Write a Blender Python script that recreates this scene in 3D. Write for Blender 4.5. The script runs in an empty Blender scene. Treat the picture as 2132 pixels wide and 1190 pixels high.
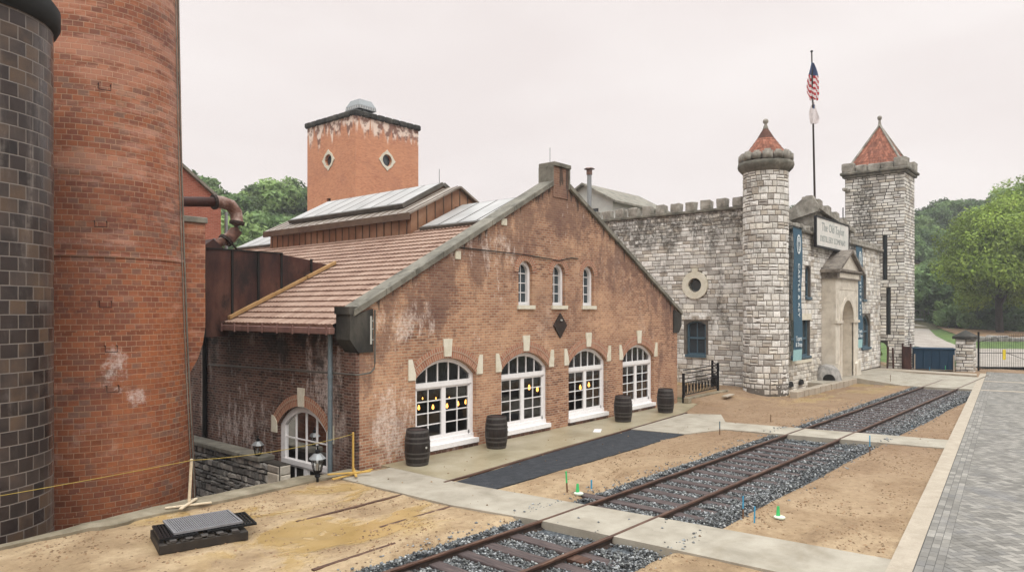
import bpy, bmesh, math, random
import numpy as np
from mathutils import Vector, Matrix, noise
from mathutils.geometry import tessellate_polygon
random.seed(7)
R = math.radians
scene = bpy.context.scene
COL = scene.collection

# ------------------------------------------------------------------ materials
def lin(c):
    return tuple(((v/255)/12.92 if v <= 10 else (((v/255)+0.055)/1.055)**2.4) for v in c) + (1.0,)

class NT:
    def __init__(s, name):
        s.m = bpy.data.materials.new(name); s.m.use_nodes = True
        s.t = s.m.node_tree; s.b = s.t.nodes['Principled BSDF']
        s.b.inputs['Specular IOR Level'].default_value = 0.3
    def n(s, typ, **kw):
        nd = s.t.nodes.new(typ)
        for k, v in kw.items():
            if k.startswith('i_'):
                nd.inputs[int(k[2:]) if k[2:].isdigit() else k[2:]].default_value = v
            else: setattr(nd, k, v)
        return nd
    def l(s, a, b):
        s.t.links.new(a, b)
    def sock(s, nd, i, v):
        if isinstance(v, bpy.types.NodeSocket): s.l(v, nd.inputs[i])
        elif v is not None: nd.inputs[i].default_value = v
    def math(s, op, a, b=None, c=None, clamp=False):
        nd = s.n('ShaderNodeMath', operation=op); nd.use_clamp = clamp
        s.sock(nd, 0, a); s.sock(nd, 1, b); s.sock(nd, 2, c)
        return nd.outputs[0]
    def mix(s, f, a, b, mode='MIX'):
        nd = s.n('ShaderNodeMix', data_type='RGBA', blend_type=mode)
        s.sock(nd, 0, f); s.sock(nd, 6, a); s.sock(nd, 7, b)
        return nd.outputs[2]
    def ramp(s, f, stops, interp='LINEAR'):
        nd = s.n('ShaderNodeValToRGB'); cr = nd.color_ramp; cr.interpolation = interp
        while len(cr.elements) < len(stops): cr.elements.new(0.5)
        for e, (p, c) in zip(cr.elements, stops):
            e.position = p; e.color = c if len(c) == 4 else (*c, 1)
        s.sock(nd, 0, f)
        return nd.outputs[0]
    def rng(s, v, a, b, c=0.0, d=1.0, smooth=False):
        nd = s.n('ShaderNodeMapRange'); nd.clamp = True
        if smooth: nd.interpolation_type = 'SMOOTHSTEP'
        s.sock(nd, 0, v)
        for i, x in enumerate((a, b, c, d)): nd.inputs[i+1].default_value = x
        return nd.outputs[0]
    def co(s, kind='Object'):
        return s.n('ShaderNodeTexCoord').outputs[kind]
    def pos(s):
        return s.n('ShaderNodeNewGeometry').outputs['Position']
    def scale(s, v, sc):
        nd = s.n('ShaderNodeMapping'); s.l(v, nd.inputs[0]); nd.inputs['Scale'].default_value = sc
        return nd.outputs[0]
    def noise(s, v, sc, det=4, rough=.55, dist=0.0, out=0):
        nd = s.n('ShaderNodeTexNoise'); s.l(v, nd.inputs['Vector'])
        nd.inputs['Scale'].default_value = sc; nd.inputs['Detail'].default_value = det
        nd.inputs['Roughness'].default_value = rough; nd.inputs['Distortion'].default_value = dist
        return nd.outputs[out]
    def sep(s, v):
        nd = s.n('ShaderNodeSeparateXYZ'); s.l(v, nd.inputs[0]); return nd.outputs
    def comb(s, x, y, z=0.0):
        nd = s.n('ShaderNodeCombineXYZ'); s.sock(nd, 0, x); s.sock(nd, 1, y); s.sock(nd, 2, z); return nd.outputs[0]
    def bump(s, h, strength=.5, dist=.02, nrm=None):
        nd = s.n('ShaderNodeBump'); s.sock(nd, 'Height', h)
        nd.inputs['Strength'].default_value = strength; nd.inputs['Distance'].default_value = dist
        if nrm is not None: s.l(nrm, nd.inputs['Normal'])
        s.l(nd.outputs[0], s.b.inputs['Normal']); return nd.outputs[0]
    def out(s, col=None, rough=None, metal=None):
        s.sock(s.b, 'Base Color', col); s.sock(s.b, 'Roughness', rough); s.sock(s.b, 'Metallic', metal)
        return s.m

def masonry(name, bw, bh, cols, mortar, ms=.01, warp=.004, rough=.85, stains=(), bumpd=.006, varamt=.35, gloss=None, offset=.5, extra=None):
    """courses of bricks; every brick gets its own tone; stains = list of (colour, scale xyz, lo, hi, amount)"""
    s = NT(name)
    uvn = s.n('ShaderNodeUVMap').outputs[0]
    P = s.pos()
    w = s.noise(s.scale(P, (1, 1, 1)), 3.0, 2, out=1)
    wv = s.n('ShaderNodeVectorMath', operation='MULTIPLY_ADD'); s.l(w, wv.inputs[0])
    wv.inputs[1].default_value = (warp*2, warp*2, 0); s.l(uvn, wv.inputs[2])
    x, y, _ = s.sep(wv.outputs[0])
    yr = s.math('DIVIDE', y, bh); row = s.math('FLOOR', yr)
    off = s.math('MULTIPLY', s.math('MODULO', s.math('ABSOLUTE', row), 2.0), offset)
    xr = s.math('ADD', s.math('DIVIDE', x, bw), off); cl = s.math('FLOOR', xr)
    fx = s.math('FRACT', xr); fy = s.math('FRACT', yr)
    ex = s.math('MULTIPLY', s.math('MINIMUM', fx, s.math('SUBTRACT', 1.0, fx)), bw)
    ey = s.math('MULTIPLY', s.math('MINIMUM', fy, s.math('SUBTRACT', 1.0, fy)), bh)
    e = s.math('MINIMUM', ex, ey)
    mask = s.rng(e, ms*.4, ms*.8, smooth=True)
    wn = s.n('ShaderNodeTexWhiteNoise', noise_dimensions='2D'); s.l(s.comb(cl, row), wn.inputs['Vector'])
    rnd = wn.outputs[0]
    big = s.noise(P, .55, 5, .6)
    k = s.math('ADD', s.math('MULTIPLY', rnd, 1-varamt), s.math('MULTIPLY', s.rng(big, .3, .7), varamt))
    n = len(cols)
    c = s.ramp(k, [(i/(n-1), lin(v)) for i, v in enumerate(cols)])
    fine = s.noise(P, 45, 4, .7)
    c = s.mix(.35, c, s.ramp(fine, [(.25, (.35, .35, .35, 1)), (.75, (1, 1, 1, 1))]), 'MULTIPLY')
    mc = s.mix(s.noise(P, 2.0, 3), lin(mortar), lin([int(v*.75) for v in mortar]))
    c = s.mix(mask, mc, c)
    for (sc_, scl, lo, hi, amt) in stains:
        q = s.noise(s.scale(P, scl), 1.0, 6, .65, .3)
        mk = s.math('MULTIPLY', s.rng(q, lo, hi, smooth=True), amt)
        brk = s.rng(s.noise(P, 9.0, 5, .7), .3, .65)
        c = s.mix(s.math('MULTIPLY', mk, brk), c, lin(sc_))
    if extra: c = extra(s, c, P)
    h = s.math('ADD', mask, s.math('MULTIPLY', fine, .5))
    s.bump(h, .7, bumpd)
    rg = rough
    if gloss is not None:
        rg = s.rng(rnd, 0, 1, gloss, rough)
    return s.out(c, rg)

def mottled(name, cols, sc=3.0, rough=.8, metal=0.0, stretch=(1, 1, 1), bump=.3, bd=.01, fine=30, spec=None, obj=False, attr=False, lohi=(.3, .7), stain=None):
    s = NT(name); P = s.pos()
    q = s.noise(s.scale(P, stretch), sc, 7, .62, .2)
    n = len(cols)
    c = s.ramp(q, [(lohi[0]+(lohi[1]-lohi[0])*i/(n-1), lin(v)) for i, v in enumerate(cols)])
    f = s.noise(P, fine, 4, .7)
    c = s.mix(.3, c, s.ramp(f, [(.3, (.45, .45, .45, 1)), (.7, (1, 1, 1, 1))]), 'MULTIPLY')
    if attr:
        a = s.n('ShaderNodeAttribute', attribute_name='Col').outputs[0]
        c = s.mix(1.0, c, a, 'MULTIPLY')
    if stain:
        for (sc_, scl, lo, hi, amt) in stain:
            q2 = s.noise(s.scale(P, scl), 1.0, 6, .7, .4)
            c = s.mix(s.math('MULTIPLY', s.rng(q2, lo, hi, smooth=True), amt), c, lin(sc_))
    if bump: s.bump(s.math('ADD', q, s.math('MULTIPLY', f, .5)), bump, bd)
    if spec is not None: s.b.inputs['Specular IOR Level'].default_value = spec
    return s.out(c, rough, metal)

def plain(name, rgb, rough=.6, metal=0.0, var=.12, emit=None, es=1.0):
    s = NT(name); P = s.pos()
    f = s.noise(P, 14, 4, .6)
    c = s.mix(s.rng(f, .3, .7), lin([max(0, int(v*(1-var))) for v in rgb]), lin(rgb))
    s.bump(f, .12, .004)
    if emit:
        s.b.inputs['Emission Color'].default_value = lin(emit); s.b.inputs['Emission Strength'].default_value = es
    return s.out(c, rough, metal)

M = {}
def blob(s, P, cx, cz, sx, sz, ax=0):
    """soft patch centred on a place of the wall"""
    o = s.sep(P); u = o[ax]
    a = s.math('DIVIDE', s.math('SUBTRACT', u, cx), sx); b = s.math('DIVIDE', s.math('SUBTRACT', o[2], cz), sz)
    return s.rng(s.math('ADD', s.math('MULTIPLY', a, a), s.math('MULTIPLY', b, b)), 0, 1, 1, 0)
def facade_extra(s, c, P):
    o = s.sep(P)
    d = s.math('SUBTRACT', s.math('SUBTRACT', 8.2, s.math('MULTIPLY', s.math('ABSOLUTE', s.math('SUBTRACT', o[0], 18.92)), .53)), o[2])
    n1 = s.noise(s.scale(P, (1.0, 1, .55)), 1.1, 7, .68)
    mk = s.rng(s.math('ADD', n1, s.rng(d, 0, 2.6, .17, -.04)), .52, .66, smooth=True)          # soot washed down from the coping
    c = s.mix(s.math('MULTIPLY', mk, .60), c, lin((92, 66, 60)))
    n3 = s.noise(s.scale(P, (5, 1, .45)), 1.0, 5, .6)
    mk3 = s.math('MULTIPLY', s.rng(s.math('ADD', n3, s.rng(d, 0, 1.0, .10, -.2)), .58, .66, smooth=True), .8)
    c = s.mix(mk3, c, lin((50, 46, 42)))
    n2 = s.noise(s.scale(P, (2.4, 1, .9)), 1.6, 8, .75)                                   # lime bloom near the corner
    w = s.math('MAXIMUM', blob(s, P, 11.75, .95, .95, 1.5), s.math('MULTIPLY', blob(s, P, 12.3, 3.5, 1.4, .8), .8))
    w = s.math('MAXIMUM', w, s.math('MULTIPLY', blob(s, P, 15.2, 5.6, 2.0, .9), .6))
    mk2 = s.rng(s.math('ADD', n2, s.math('MULTIPLY', w, .22)), .60, .70, smooth=True)
    mk2 = s.math('MULTIPLY', mk2, s.rng(s.noise(P, 13, 5, .8), .36, .60))
    return s.mix(s.math('MULTIPLY', mk2, .55), c, lin((232, 216, 204)))
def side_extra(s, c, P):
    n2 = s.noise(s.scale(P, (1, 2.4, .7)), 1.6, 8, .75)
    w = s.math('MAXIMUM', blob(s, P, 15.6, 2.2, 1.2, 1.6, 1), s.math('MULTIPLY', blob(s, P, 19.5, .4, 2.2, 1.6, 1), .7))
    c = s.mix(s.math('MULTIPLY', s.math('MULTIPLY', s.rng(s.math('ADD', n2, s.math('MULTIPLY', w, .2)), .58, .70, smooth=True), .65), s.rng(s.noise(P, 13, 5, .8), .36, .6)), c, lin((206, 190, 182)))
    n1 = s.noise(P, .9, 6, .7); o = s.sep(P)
    mk = s.rng(s.math('ADD', n1, s.rng(o[2], 2.0, 3.3, -.05, .14)), .54, .66, smooth=True)  # darker towards the top: eave shade put into the colour
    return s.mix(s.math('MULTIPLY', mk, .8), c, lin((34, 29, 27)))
def chim_extra(s, c, P):
    n2 = s.noise(P, 2.2, 9, .8); o = s.sep(P)
    w = s.math('MAXIMUM', blob(s, P, 6.3, 2.6, .45, .75), blob(s, P, 6.75, 1.85, .35, .35))
    c = s.mix(s.math('MULTIPLY', s.rng(s.math('ADD', n2, s.math('MULTIPLY', w, .26)), .66, .84, smooth=True), .62), c, lin((222, 206, 198)))
    n1 = s.noise(s.scale(P, (.5, .5, 2.4)), 1.0, 6, .7)
    return s.mix(s.math('MULTIPLY', s.rng(s.math('ADD', n1, s.rng(o[2], 3.5, 9, -.08, .06)), .50, .62, smooth=True), .35), c, lin((206, 152, 126)))
M['facade'] = masonry('facade_brick', .21, .075, [(98, 60, 46), (128, 82, 62), (150, 100, 75), (166, 116, 88), (184, 138, 108), (146, 94, 72), (198, 162, 130)], (186, 168, 144), .015, .005, varamt=.45,
    extra=facade_extra, stains=[((216, 196, 176), (.8, .8, .35), .56, .72, .5), ((86, 60, 54), (.35, .35, .6), .50, .66, .75), ((212, 170, 134), (.22, .22, .35), .46, .62, .55), ((52, 46, 42), (2.2, 2.2, .35), .66, .74, .7)])
M['side_brick'] = masonry('shaded_dirty_brick', .21, .075, [(42, 27, 24), (70, 44, 36), (92, 59, 48), (114, 78, 64), (78, 51, 42)], (136, 121, 108), .015, .005,  # dirty brick, with the side wall's shade put into its palette
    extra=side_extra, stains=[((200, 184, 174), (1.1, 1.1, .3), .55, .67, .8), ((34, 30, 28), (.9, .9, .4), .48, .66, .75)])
M['arch_brick'] = masonry('arch_brick', .075, .21, [(138, 88, 68), (162, 108, 84), (178, 126, 100), (150, 96, 74)], (190, 172, 150), .014, .002)
M['chimney'] = masonry('chimney_brick', .215, .128, [(84, 46, 34), (118, 66, 44), (140, 80, 53), (158, 94, 61), (128, 72, 51), (128, 94, 78), (172, 112, 72)], (178, 140, 112), .013, .007, rough=.7,
    extra=chim_extra, stains=[((196, 176, 160), (.9, .9, .6), .64, .78, .55), ((84, 48, 42), (.25, .25, .5), .46, .66, .65), ((172, 134, 120), (.6, .6, 3.2), .56, .68, .6), ((186, 112, 66), (.2, .2, .3), .52, .66, .5)], bumpd=.009, varamt=.45, gloss=.45)
M['silo'] = masonry('glazed_silo_block', .31, .255, [(26, 22, 21), (42, 34, 31), (60, 49, 45), (50, 42, 40), (76, 64, 58), (96, 76, 60), (58, 47, 43), (100, 90, 85)], (132, 121, 112), .016, .006, rough=.5,
    stains=[((140, 128, 120), (1.3, 1.3, .22), .52, .70, .6), ((176, 160, 150), (2.2, 2.2, .25), .66, .8, .55)], bumpd=.010, varamt=.5, gloss=.14)
M['tower_brick'] = masonry('tower_brick', .21, .075, [(176, 106, 78), (192, 122, 90), (204, 136, 102), (184, 116, 86)], (200, 160, 134), .010, .004,
    stains=[((150, 98, 84), (.3, .3, .5), .5, .7, .6)])
M['far_brick'] = masonry('far_brick', .21, .075, [(146, 80, 62), (166, 96, 76), (180, 110, 88)], (180, 140, 120), .010, .004)
M['coping'] = mottled('weathered_coping', [(92, 88, 79), (122, 117, 106), (146, 140, 127)], 1.6, .9, stain=[((58, 56, 50), (1.5, 1.5, 1.5), .52, .68, .7)])
M['kneeler'] = mottled('sooty_stone', [(34, 33, 29), (56, 53, 48), (86, 81, 73)], 1.8, .8, stretch=(1, 1, .4), stain=[((30, 30, 28), (2, 2, .8), .5, .66, .8)])
M['limestone'] = mottled('cut_limestone', [(200, 190, 168), (216, 208, 188), (224, 216, 200)], 4, .85)
M['white'] = plain('white_paint', (232, 228, 226), .45, var=.05)
M['portal'] = mottled('portal_limestone', [(186, 175, 160), (208, 198, 182), (222, 213, 199)], 2.2, .85, stain=[((120, 112, 100), (1.2, 1.2, .5), .58, .74, .6)])
M['portal_roof'] = mottled('portal_roof_stone', [(96, 88, 80), (126, 116, 106), (148, 138, 126)], 3, .85, stain=[((60, 56, 48), (2, 2, 2), .52, .66, .7)])
M['stone'] = mottled('castle_stone', [(168, 160, 148), (200, 193, 182), (222, 216, 206)], 2.6, .9, attr=True, bump=.6, bd=.02, fine=16,
    stain=[((112, 102, 92), (.5, .5, 1.0), .56, .70, .5)])
M['stone_dark'] = mottled('blackened_stone', [(84, 80, 72), (128, 122, 110), (160, 152, 138)], 2.0, .9, attr=True, bump=.6, bd=.02, fine=16,
    stain=[((46, 46, 42), (1.3, 1.3, .8), .48, .62, .85)])
M['mortar'] = mottled('wall_mortar', [(88, 81, 73), (120, 112, 103)], 3, .95)
M['mortar_d'] = mottled('dark_mortar', [(46, 42, 38), (72, 66, 60)], 3, .95)
M['rubble'] = mottled('rubble_stone', [(112, 108, 104), (146, 141, 135), (176, 170, 162)], 3, .85, attr=True, bump=.7, bd=.03, fine=12)
M['concrete'] = mottled('concrete', [(140, 131, 116), (160, 151, 136), (174, 165, 150)], 1.4, .8, bump=.25, bd=.004, fine=60, stain=[((126, 114, 95), (.6, .6, .6), .52, .7, .5)])
M['wet_concrete'] = mottled('damp_concrete', [(136, 124, 98), (158, 146, 120), (174, 163, 140)], .9, .38, bump=.15, bd=.003, fine=50, stain=[((124, 104, 76), (.5, .9, .6), .54, .7, .55)])
M['old_concrete'] = mottled('old_concrete_edge', [(100, 91, 75), (132, 121, 101), (158, 147, 127)], 1.8, .85, bump=.5, bd=.012, stain=[((84, 76, 58), (1.2, 1.2, 1.2), .54, .7, .6)])
M['kerb'] = mottled('pale_kerb', [(158, 145, 128), (176, 163, 146)], 3, .8, bump=.15, bd=.003)
M['asphalt'] = mottled('fresh_asphalt', [(30, 33, 38), (46, 49, 54), (62, 64, 68)], 5, .75, bump=.9, bd=.012, fine=90)
M['steel_rail'] = mottled('rusty_rail_steel', [(64, 46, 40), (92, 66, 54), (120, 92, 76)], 4, .5, .35, stretch=(.4, 3, 3))
M['rail_dark'] = mottled('rail_web_grime', [(38, 30, 26), (62, 48, 40)], 4, .8)
M['sleeper'] = mottled('sleeper_wood', [(54, 46, 46), (82, 70, 68), (104, 90, 86)], 6, .85, stretch=(6, .5, 3), bump=.5)
M['ballast'] = mottled('ballast_bed', [(46, 48, 52), (84, 88, 92), (130, 134, 136)], 22, .85, bump=.9, bd=.03, fine=60)
M['stones'] = mottled('ballast_stone', [(100, 102, 102), (136, 137, 136), (172, 172, 170)], 12, .8, attr=True, bump=0)
M['paver'] = mottled('concrete_paver', [(126, 121, 114), (145, 140, 132)], 5, .65, attr=True, bump=.3, bd=.003, fine=70, stain=[((112, 110, 110), (.7, .7, .7), .52, .7, .5)])
M['joint'] = plain('paver_joint_sand', (96, 93, 89), .95)
M['rust'] = mottled('rusty_sheet', [(32, 23, 22), (58, 36, 32), (80, 50, 42), (98, 66, 54)], 1.2, .6, .3, stretch=(1.6, 1.6, .5), bump=.2, stain=[((26, 24, 22), (1.0, 1.0, .5), .56, .7, .85), ((130, 122, 112), (3, 3, 1), .70, .78, .5)])
M['rust_light'] = mottled('flaking_rust_pipe', [(70, 44, 36), (118, 84, 70), (170, 150, 140)], 3, .6, .2, bump=.3)
M['rust_dark'] = mottled('dark_pipe_rust', [(50, 30, 26), (80, 48, 40)], 3, .6, .2)
M['copper'] = mottled('aged_copper', [(118, 82, 62), (150, 110, 84), (176, 138, 110)], .8, .5, .25, stretch=(1, 1, 1), bump=.1)
M['copper_trim'] = mottled('copper_trim', [(84, 66, 54), (120, 100, 84)], 2, .5, .4, bump=.1)
M['tile'] = mottled('clay_roof_tile', [(132, 102, 87), (156, 127, 110), (173, 147, 130)], 1.1, .75, stretch=(1, 3, 1), bump=.15, fine=22, stain=[((118, 88, 76), (.5, .5, .5), .54, .72, .5)])
M['seam_roof'] = mottled('standing_seam_roof', [(120, 108, 98), (150, 138, 126), (176, 164, 152)], 1.0, .5, .3, stretch=(1, 3, 1), bump=.1)
M['tile_red'] = mottled('red_clay_shingle', [(122, 76, 60), (154, 100, 80), (178, 126, 104)], 5, .8, bump=.2, attr=True)
M['flash'] = mottled('timber_flashing', [(150, 114, 70), (178, 142, 98)], 3, .8)
M['lead'] = mottled('lead_frame', [(84, 80, 74), (112, 106, 98)], 3, .6, .3)
M['dark_metal'] = plain('dark_metal', (36, 36, 38), .55, .3)
M['black_metal'] = plain('black_iron', (24, 24, 26), .5, .4)
M['grey_pipe'] = plain('grey_painted_pipe', (112, 124, 130), .5, .2)
M['soot'] = plain('flat_black', (30, 28, 26), .9)  # black parts, also plates whose colour stands for an opening's shade
M['window_blue'] = plain('slate_blue_paint', (76, 98, 110), .5)
M['gravelgrey'] = plain('galvanised', (150, 152, 152), .5, .5)
M['banner'] = plain('blue_banner_cloth', (60, 92, 110), .8)
M['banner_lt'] = plain('pale_aqua_cloth', (156, 196, 196), .8)
M['ink'] = plain('white_ink', (226, 232, 232), .8)
M['signboard'] = mottled('faded_signboard', [(196, 196, 188), (216, 212, 204), (228, 220, 212)], 1.4, .7, bump=0)
M['sign_ink'] = plain('faded_grey_ink', (150, 156, 152), .8)
M['barrel'] = mottled('blackened_oak', [(22, 18, 16), (38, 31, 28), (58, 47, 42)], 5, .5, stretch=(4, 4, .5), bump=.4)
M['barrel_top'] = mottled('barrel_head', [(48, 36, 36), (70, 54, 52)], 5, .6, stretch=(6, .6, 1))
M['hoop'] = plain('barrel_hoop', (84, 79, 76), .5, .3)
M['wood_pale'] = plain('pale_timber', (214, 196, 168), .8)
M['wood_yellow'] = plain('yellow_timber', (196, 158, 84), .8)
M['rope'] = plain('yellow_rope', (164, 142, 70), .8)
M['pallet'] = mottled('dark_plastic_pallet', [(34, 30, 28), (60, 52, 44)], 4, .6)
M['gutter'] = mottled('painted_gutter', [(96, 68, 62), (124, 92, 84), (140, 108, 98)], 3, .6, bump=.1)
M['grate'] = plain('cast_grate', (136, 134, 136), .55, .2)
M['stake_blue'] = plain('blue_stake_paint', (60, 150, 190), .7)
M['stake_green'] = plain('green_marker', (70, 190, 110), .7)
M['stake_pvc'] = plain('white_pvc', (214, 222, 202), .5)
M['stake_wood'] = plain('stake_wood', (112, 82, 58), .9)
M['bin_blue'] = plain('deep_blue_paint', (8, 48, 72), .7)
M['yellow'] = plain('safety_yellow', (222, 198, 50), .5)
M['bark'] = mottled('bark', [(40, 34, 30), (70, 60, 52)], 3, .95, stretch=(3, 3, .5), bump=.6, bd=.03)
M['grass'] = mottled('grass', [(58, 78, 38), (82, 102, 52), (104, 122, 64)], 1.5, .95, bump=.6, bd=.03)
M['hill'] = mottled('hill_ground', [(46, 56, 34), (80, 76, 52), (110, 92, 66)], .35, .95, bump=.4, bd=.05)
M['leaf_litter'] = mottled('bank_leaf_litter', [(104, 80, 58), (140, 112, 84), (160, 136, 106)], 1.5, .95, bump=.7, bd=.04)
M['drive'] = mottled('pale_tarmac', [(136, 126, 116), (154, 144, 134), (168, 158, 148)], .8, .85, bump=.1)
M['yard'] = mottled('sunken_yard', [(60, 54, 46), (92, 84, 72)], 1.2, .9)
M['plaster'] = mottled('pale_plaster', [(186, 184, 176), (210, 208, 200)], .8, .85, bump=.1)
M['slate'] = mottled('weathered_slate', [(96, 92, 84), (132, 126, 114), (156, 148, 134)], 1.5, .85)
M['interior'] = plain('dark_interior', (44, 38, 34), .9)
M['floor_in'] = plain('interior_floor', (70, 58, 48), .7)
M['bulb'] = plain('lit_filament_bulb', (255, 190, 100), .4, emit=(255, 176, 84), es=6.0)
M['spot'] = plain('cork', (180, 178, 170), .8)

def glass_mat(name, tint, refl=.05, clear=.55):
    s = NT(name); t = s.t; t.nodes.remove(s.b)
    tr = t.nodes.new('ShaderNodeBsdfTransparent'); tr.inputs[0].default_value = (*tint, 1)
    gl = t.nodes.new('ShaderNodeBsdfGlossy'); gl.inputs['Roughness'].default_value = .04
    fr = t.nodes.new('ShaderNodeFresnel'); fr.inputs[0].default_value = 1.45
    w = s.noise(s.pos(), 1.3, 2); bm = t.nodes.new('ShaderNodeBump'); bm.inputs['Strength'].default_value = .12; bm.inputs['Distance'].default_value = .05
    s.l(w, bm.inputs['Height']); s.l(bm.outputs[0], gl.inputs['Normal'])
    f = s.math('MULTIPLY', fr.outputs[0], refl, clamp=True)
    mx = t.nodes.new('ShaderNodeMixShader'); s.l(f, mx.inputs[0]); s.l(tr.outputs[0], mx.inputs[1]); s.l(gl.outputs[0], mx.inputs[2])
    s.l(mx.outputs[0], t.nodes['Material Output'].inputs[0])
    return s.m
M['glass'] = glass_mat('window_glass', (.66, .68, .68), 1.9)
M['lamp_glass'] = glass_mat('lantern_glass', (.9, .92, .9), 1.6)
def dark_glass(name, rgb, rough=.1):
    s = NT(name); s.b.inputs['Specular IOR Level'].default_value = .6
    w = s.noise(s.pos(), 1.0, 3); s.bump(w, .1, .05)
    return s.out(s.mix(w, lin(rgb), lin([int(v*.6) for v in rgb])), rough)
M['dglass'] = dark_glass('old_dark_pane', (58, 70, 76))
M['skyglass'] = dark_glass('frosted_rooflight', (196, 192, 188), .35)

def leafmat(name, c1, c2, c3):
    s = NT(name)
    a = s.n('ShaderNodeAttribute', attribute_name='Col').outputs[0]
    r = s.n('ShaderNodeObjectInfo').outputs['Random']
    v = s.noise(s.pos(), .6, 3)
    k = s.math('ADD', s.math('MULTIPLY', v, .6), s.math('MULTIPLY', r, .4))
    c = s.ramp(k, [(.25, lin(c1)), (.5, lin(c2)), (.75, lin(c3))])
    c = s.mix(1.0, c, a, 'MULTIPLY')
    s.b.inputs['Specular IOR Level'].default_value = .2
    t = s.t
    tl = t.nodes.new('ShaderNodeBsdfTranslucent'); s.l(c, tl.inputs[0])
    mx = t.nodes.new('ShaderNodeMixShader'); mx.inputs[0].default_value = .35
    s.l(s.b.outputs[0], mx.inputs[1]); s.l(tl.outputs[0], mx.inputs[2]); s.l(mx.outputs[0], t.nodes['Material Output'].inputs[0])
    return s.out(c, .7)
M['leaf_hill'] = leafmat('hill_foliage', (80, 100, 66), (108, 130, 84), (136, 156, 100))  # lightened foliage: some of the far haze is put into the colour
M['leaf_light'] = leafmat('light_foliage', (100, 122, 52), (134, 154, 70), (168, 182, 92))

def soil():
    s = NT('sandy_soil'); P = s.pos()
    q = s.noise(s.scale(P, (1, 1.5, 1)), .55, 8, .62, .4)
    c = s.ramp(q, [(.30, lin((140, 115, 88))), (.46, lin((172, 146, 114))), (.58, lin((194, 169, 136))), (.72, lin((158, 131, 101)))])
    x, y, z = s.sep(P)
    far = s.rng(x, 10, 22)                      # the drier brown soil of the far beds
    c = s.mix(s.math('MULTIPLY', far, .75), c, lin((132, 105, 82)))
    q2 = s.noise(P, 7, 7, .75)
    c = s.mix(.75, c, s.ramp(q2, [(.28, (.45, .42, .38, 1)), (.42, (.8, .78, .75, 1)), (.6, (1, 1, 1, 1))]), 'MULTIPLY')
    q3 = s.noise(P, 2.3, 9, .8)
    c = s.mix(s.rng(q3, .60, .70), c, lin((124, 98, 74)))
    pebb = s.n('ShaderNodeTexVoronoi'); s.l(P, pebb.inputs['Vector']); pebb.inputs['Scale'].default_value = 17
    sel = s.math('GREATER_THAN', s.sep(pebb.outputs['Color'])[0], .90)
    pm = s.math('MULTIPLY', s.rng(pebb.outputs['Distance'], .35, .2), sel)
    c = s.mix(s.math('MULTIPLY', pm, .75), c, lin((92, 72, 56)))
    # shallow puddles: thin muddy water lying in the low places
    wet = s.noise(s.scale(P, (.55, .9, 1)), .8, 5, .6, .6)
    zone = s.math('MULTIPLY', s.rng(x, 4.8, 5.8), s.rng(x, 11.2, 9.6))
    zone = s.math('MULTIPLY', zone, s.rng(y, 8.9, 9.8))
    z2 = s.math('MULTIPLY', s.rng(x, 29, 32), s.rng(y, 8.2, 9))
    zz = s.math('MAXIMUM', zone, s.math('MULTIPLY', z2, .8))
    wm = s.math('MULTIPLY', s.rng(wet, .47, .56, smooth=True), zz)
    c = s.mix(s.math('MULTIPLY', wm, .7), c, lin((156, 128, 76)))
    hb = s.math('ADD', q2, s.math('MULTIPLY', s.noise(P, 40, 4, .7), .6))
    hb = s.math('MULTIPLY', hb, s.math('SUBTRACT', 1.0, s.math('MULTIPLY', wm, .93)))
    s.bump(hb, 1.0, .05)
    return s.out(c, s.rng(wm, 0, 1, .92, .12))
M['soil'] = soil()

# ------------------------------------------------------------------ mesh builder
ORG = {}
def org(o):
    p = Vector((0, 0, 0))
    while o is not None:
        p = p + ORG.get(o.name, Vector((0, 0, 0))); o = o.parent
    return p

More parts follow.
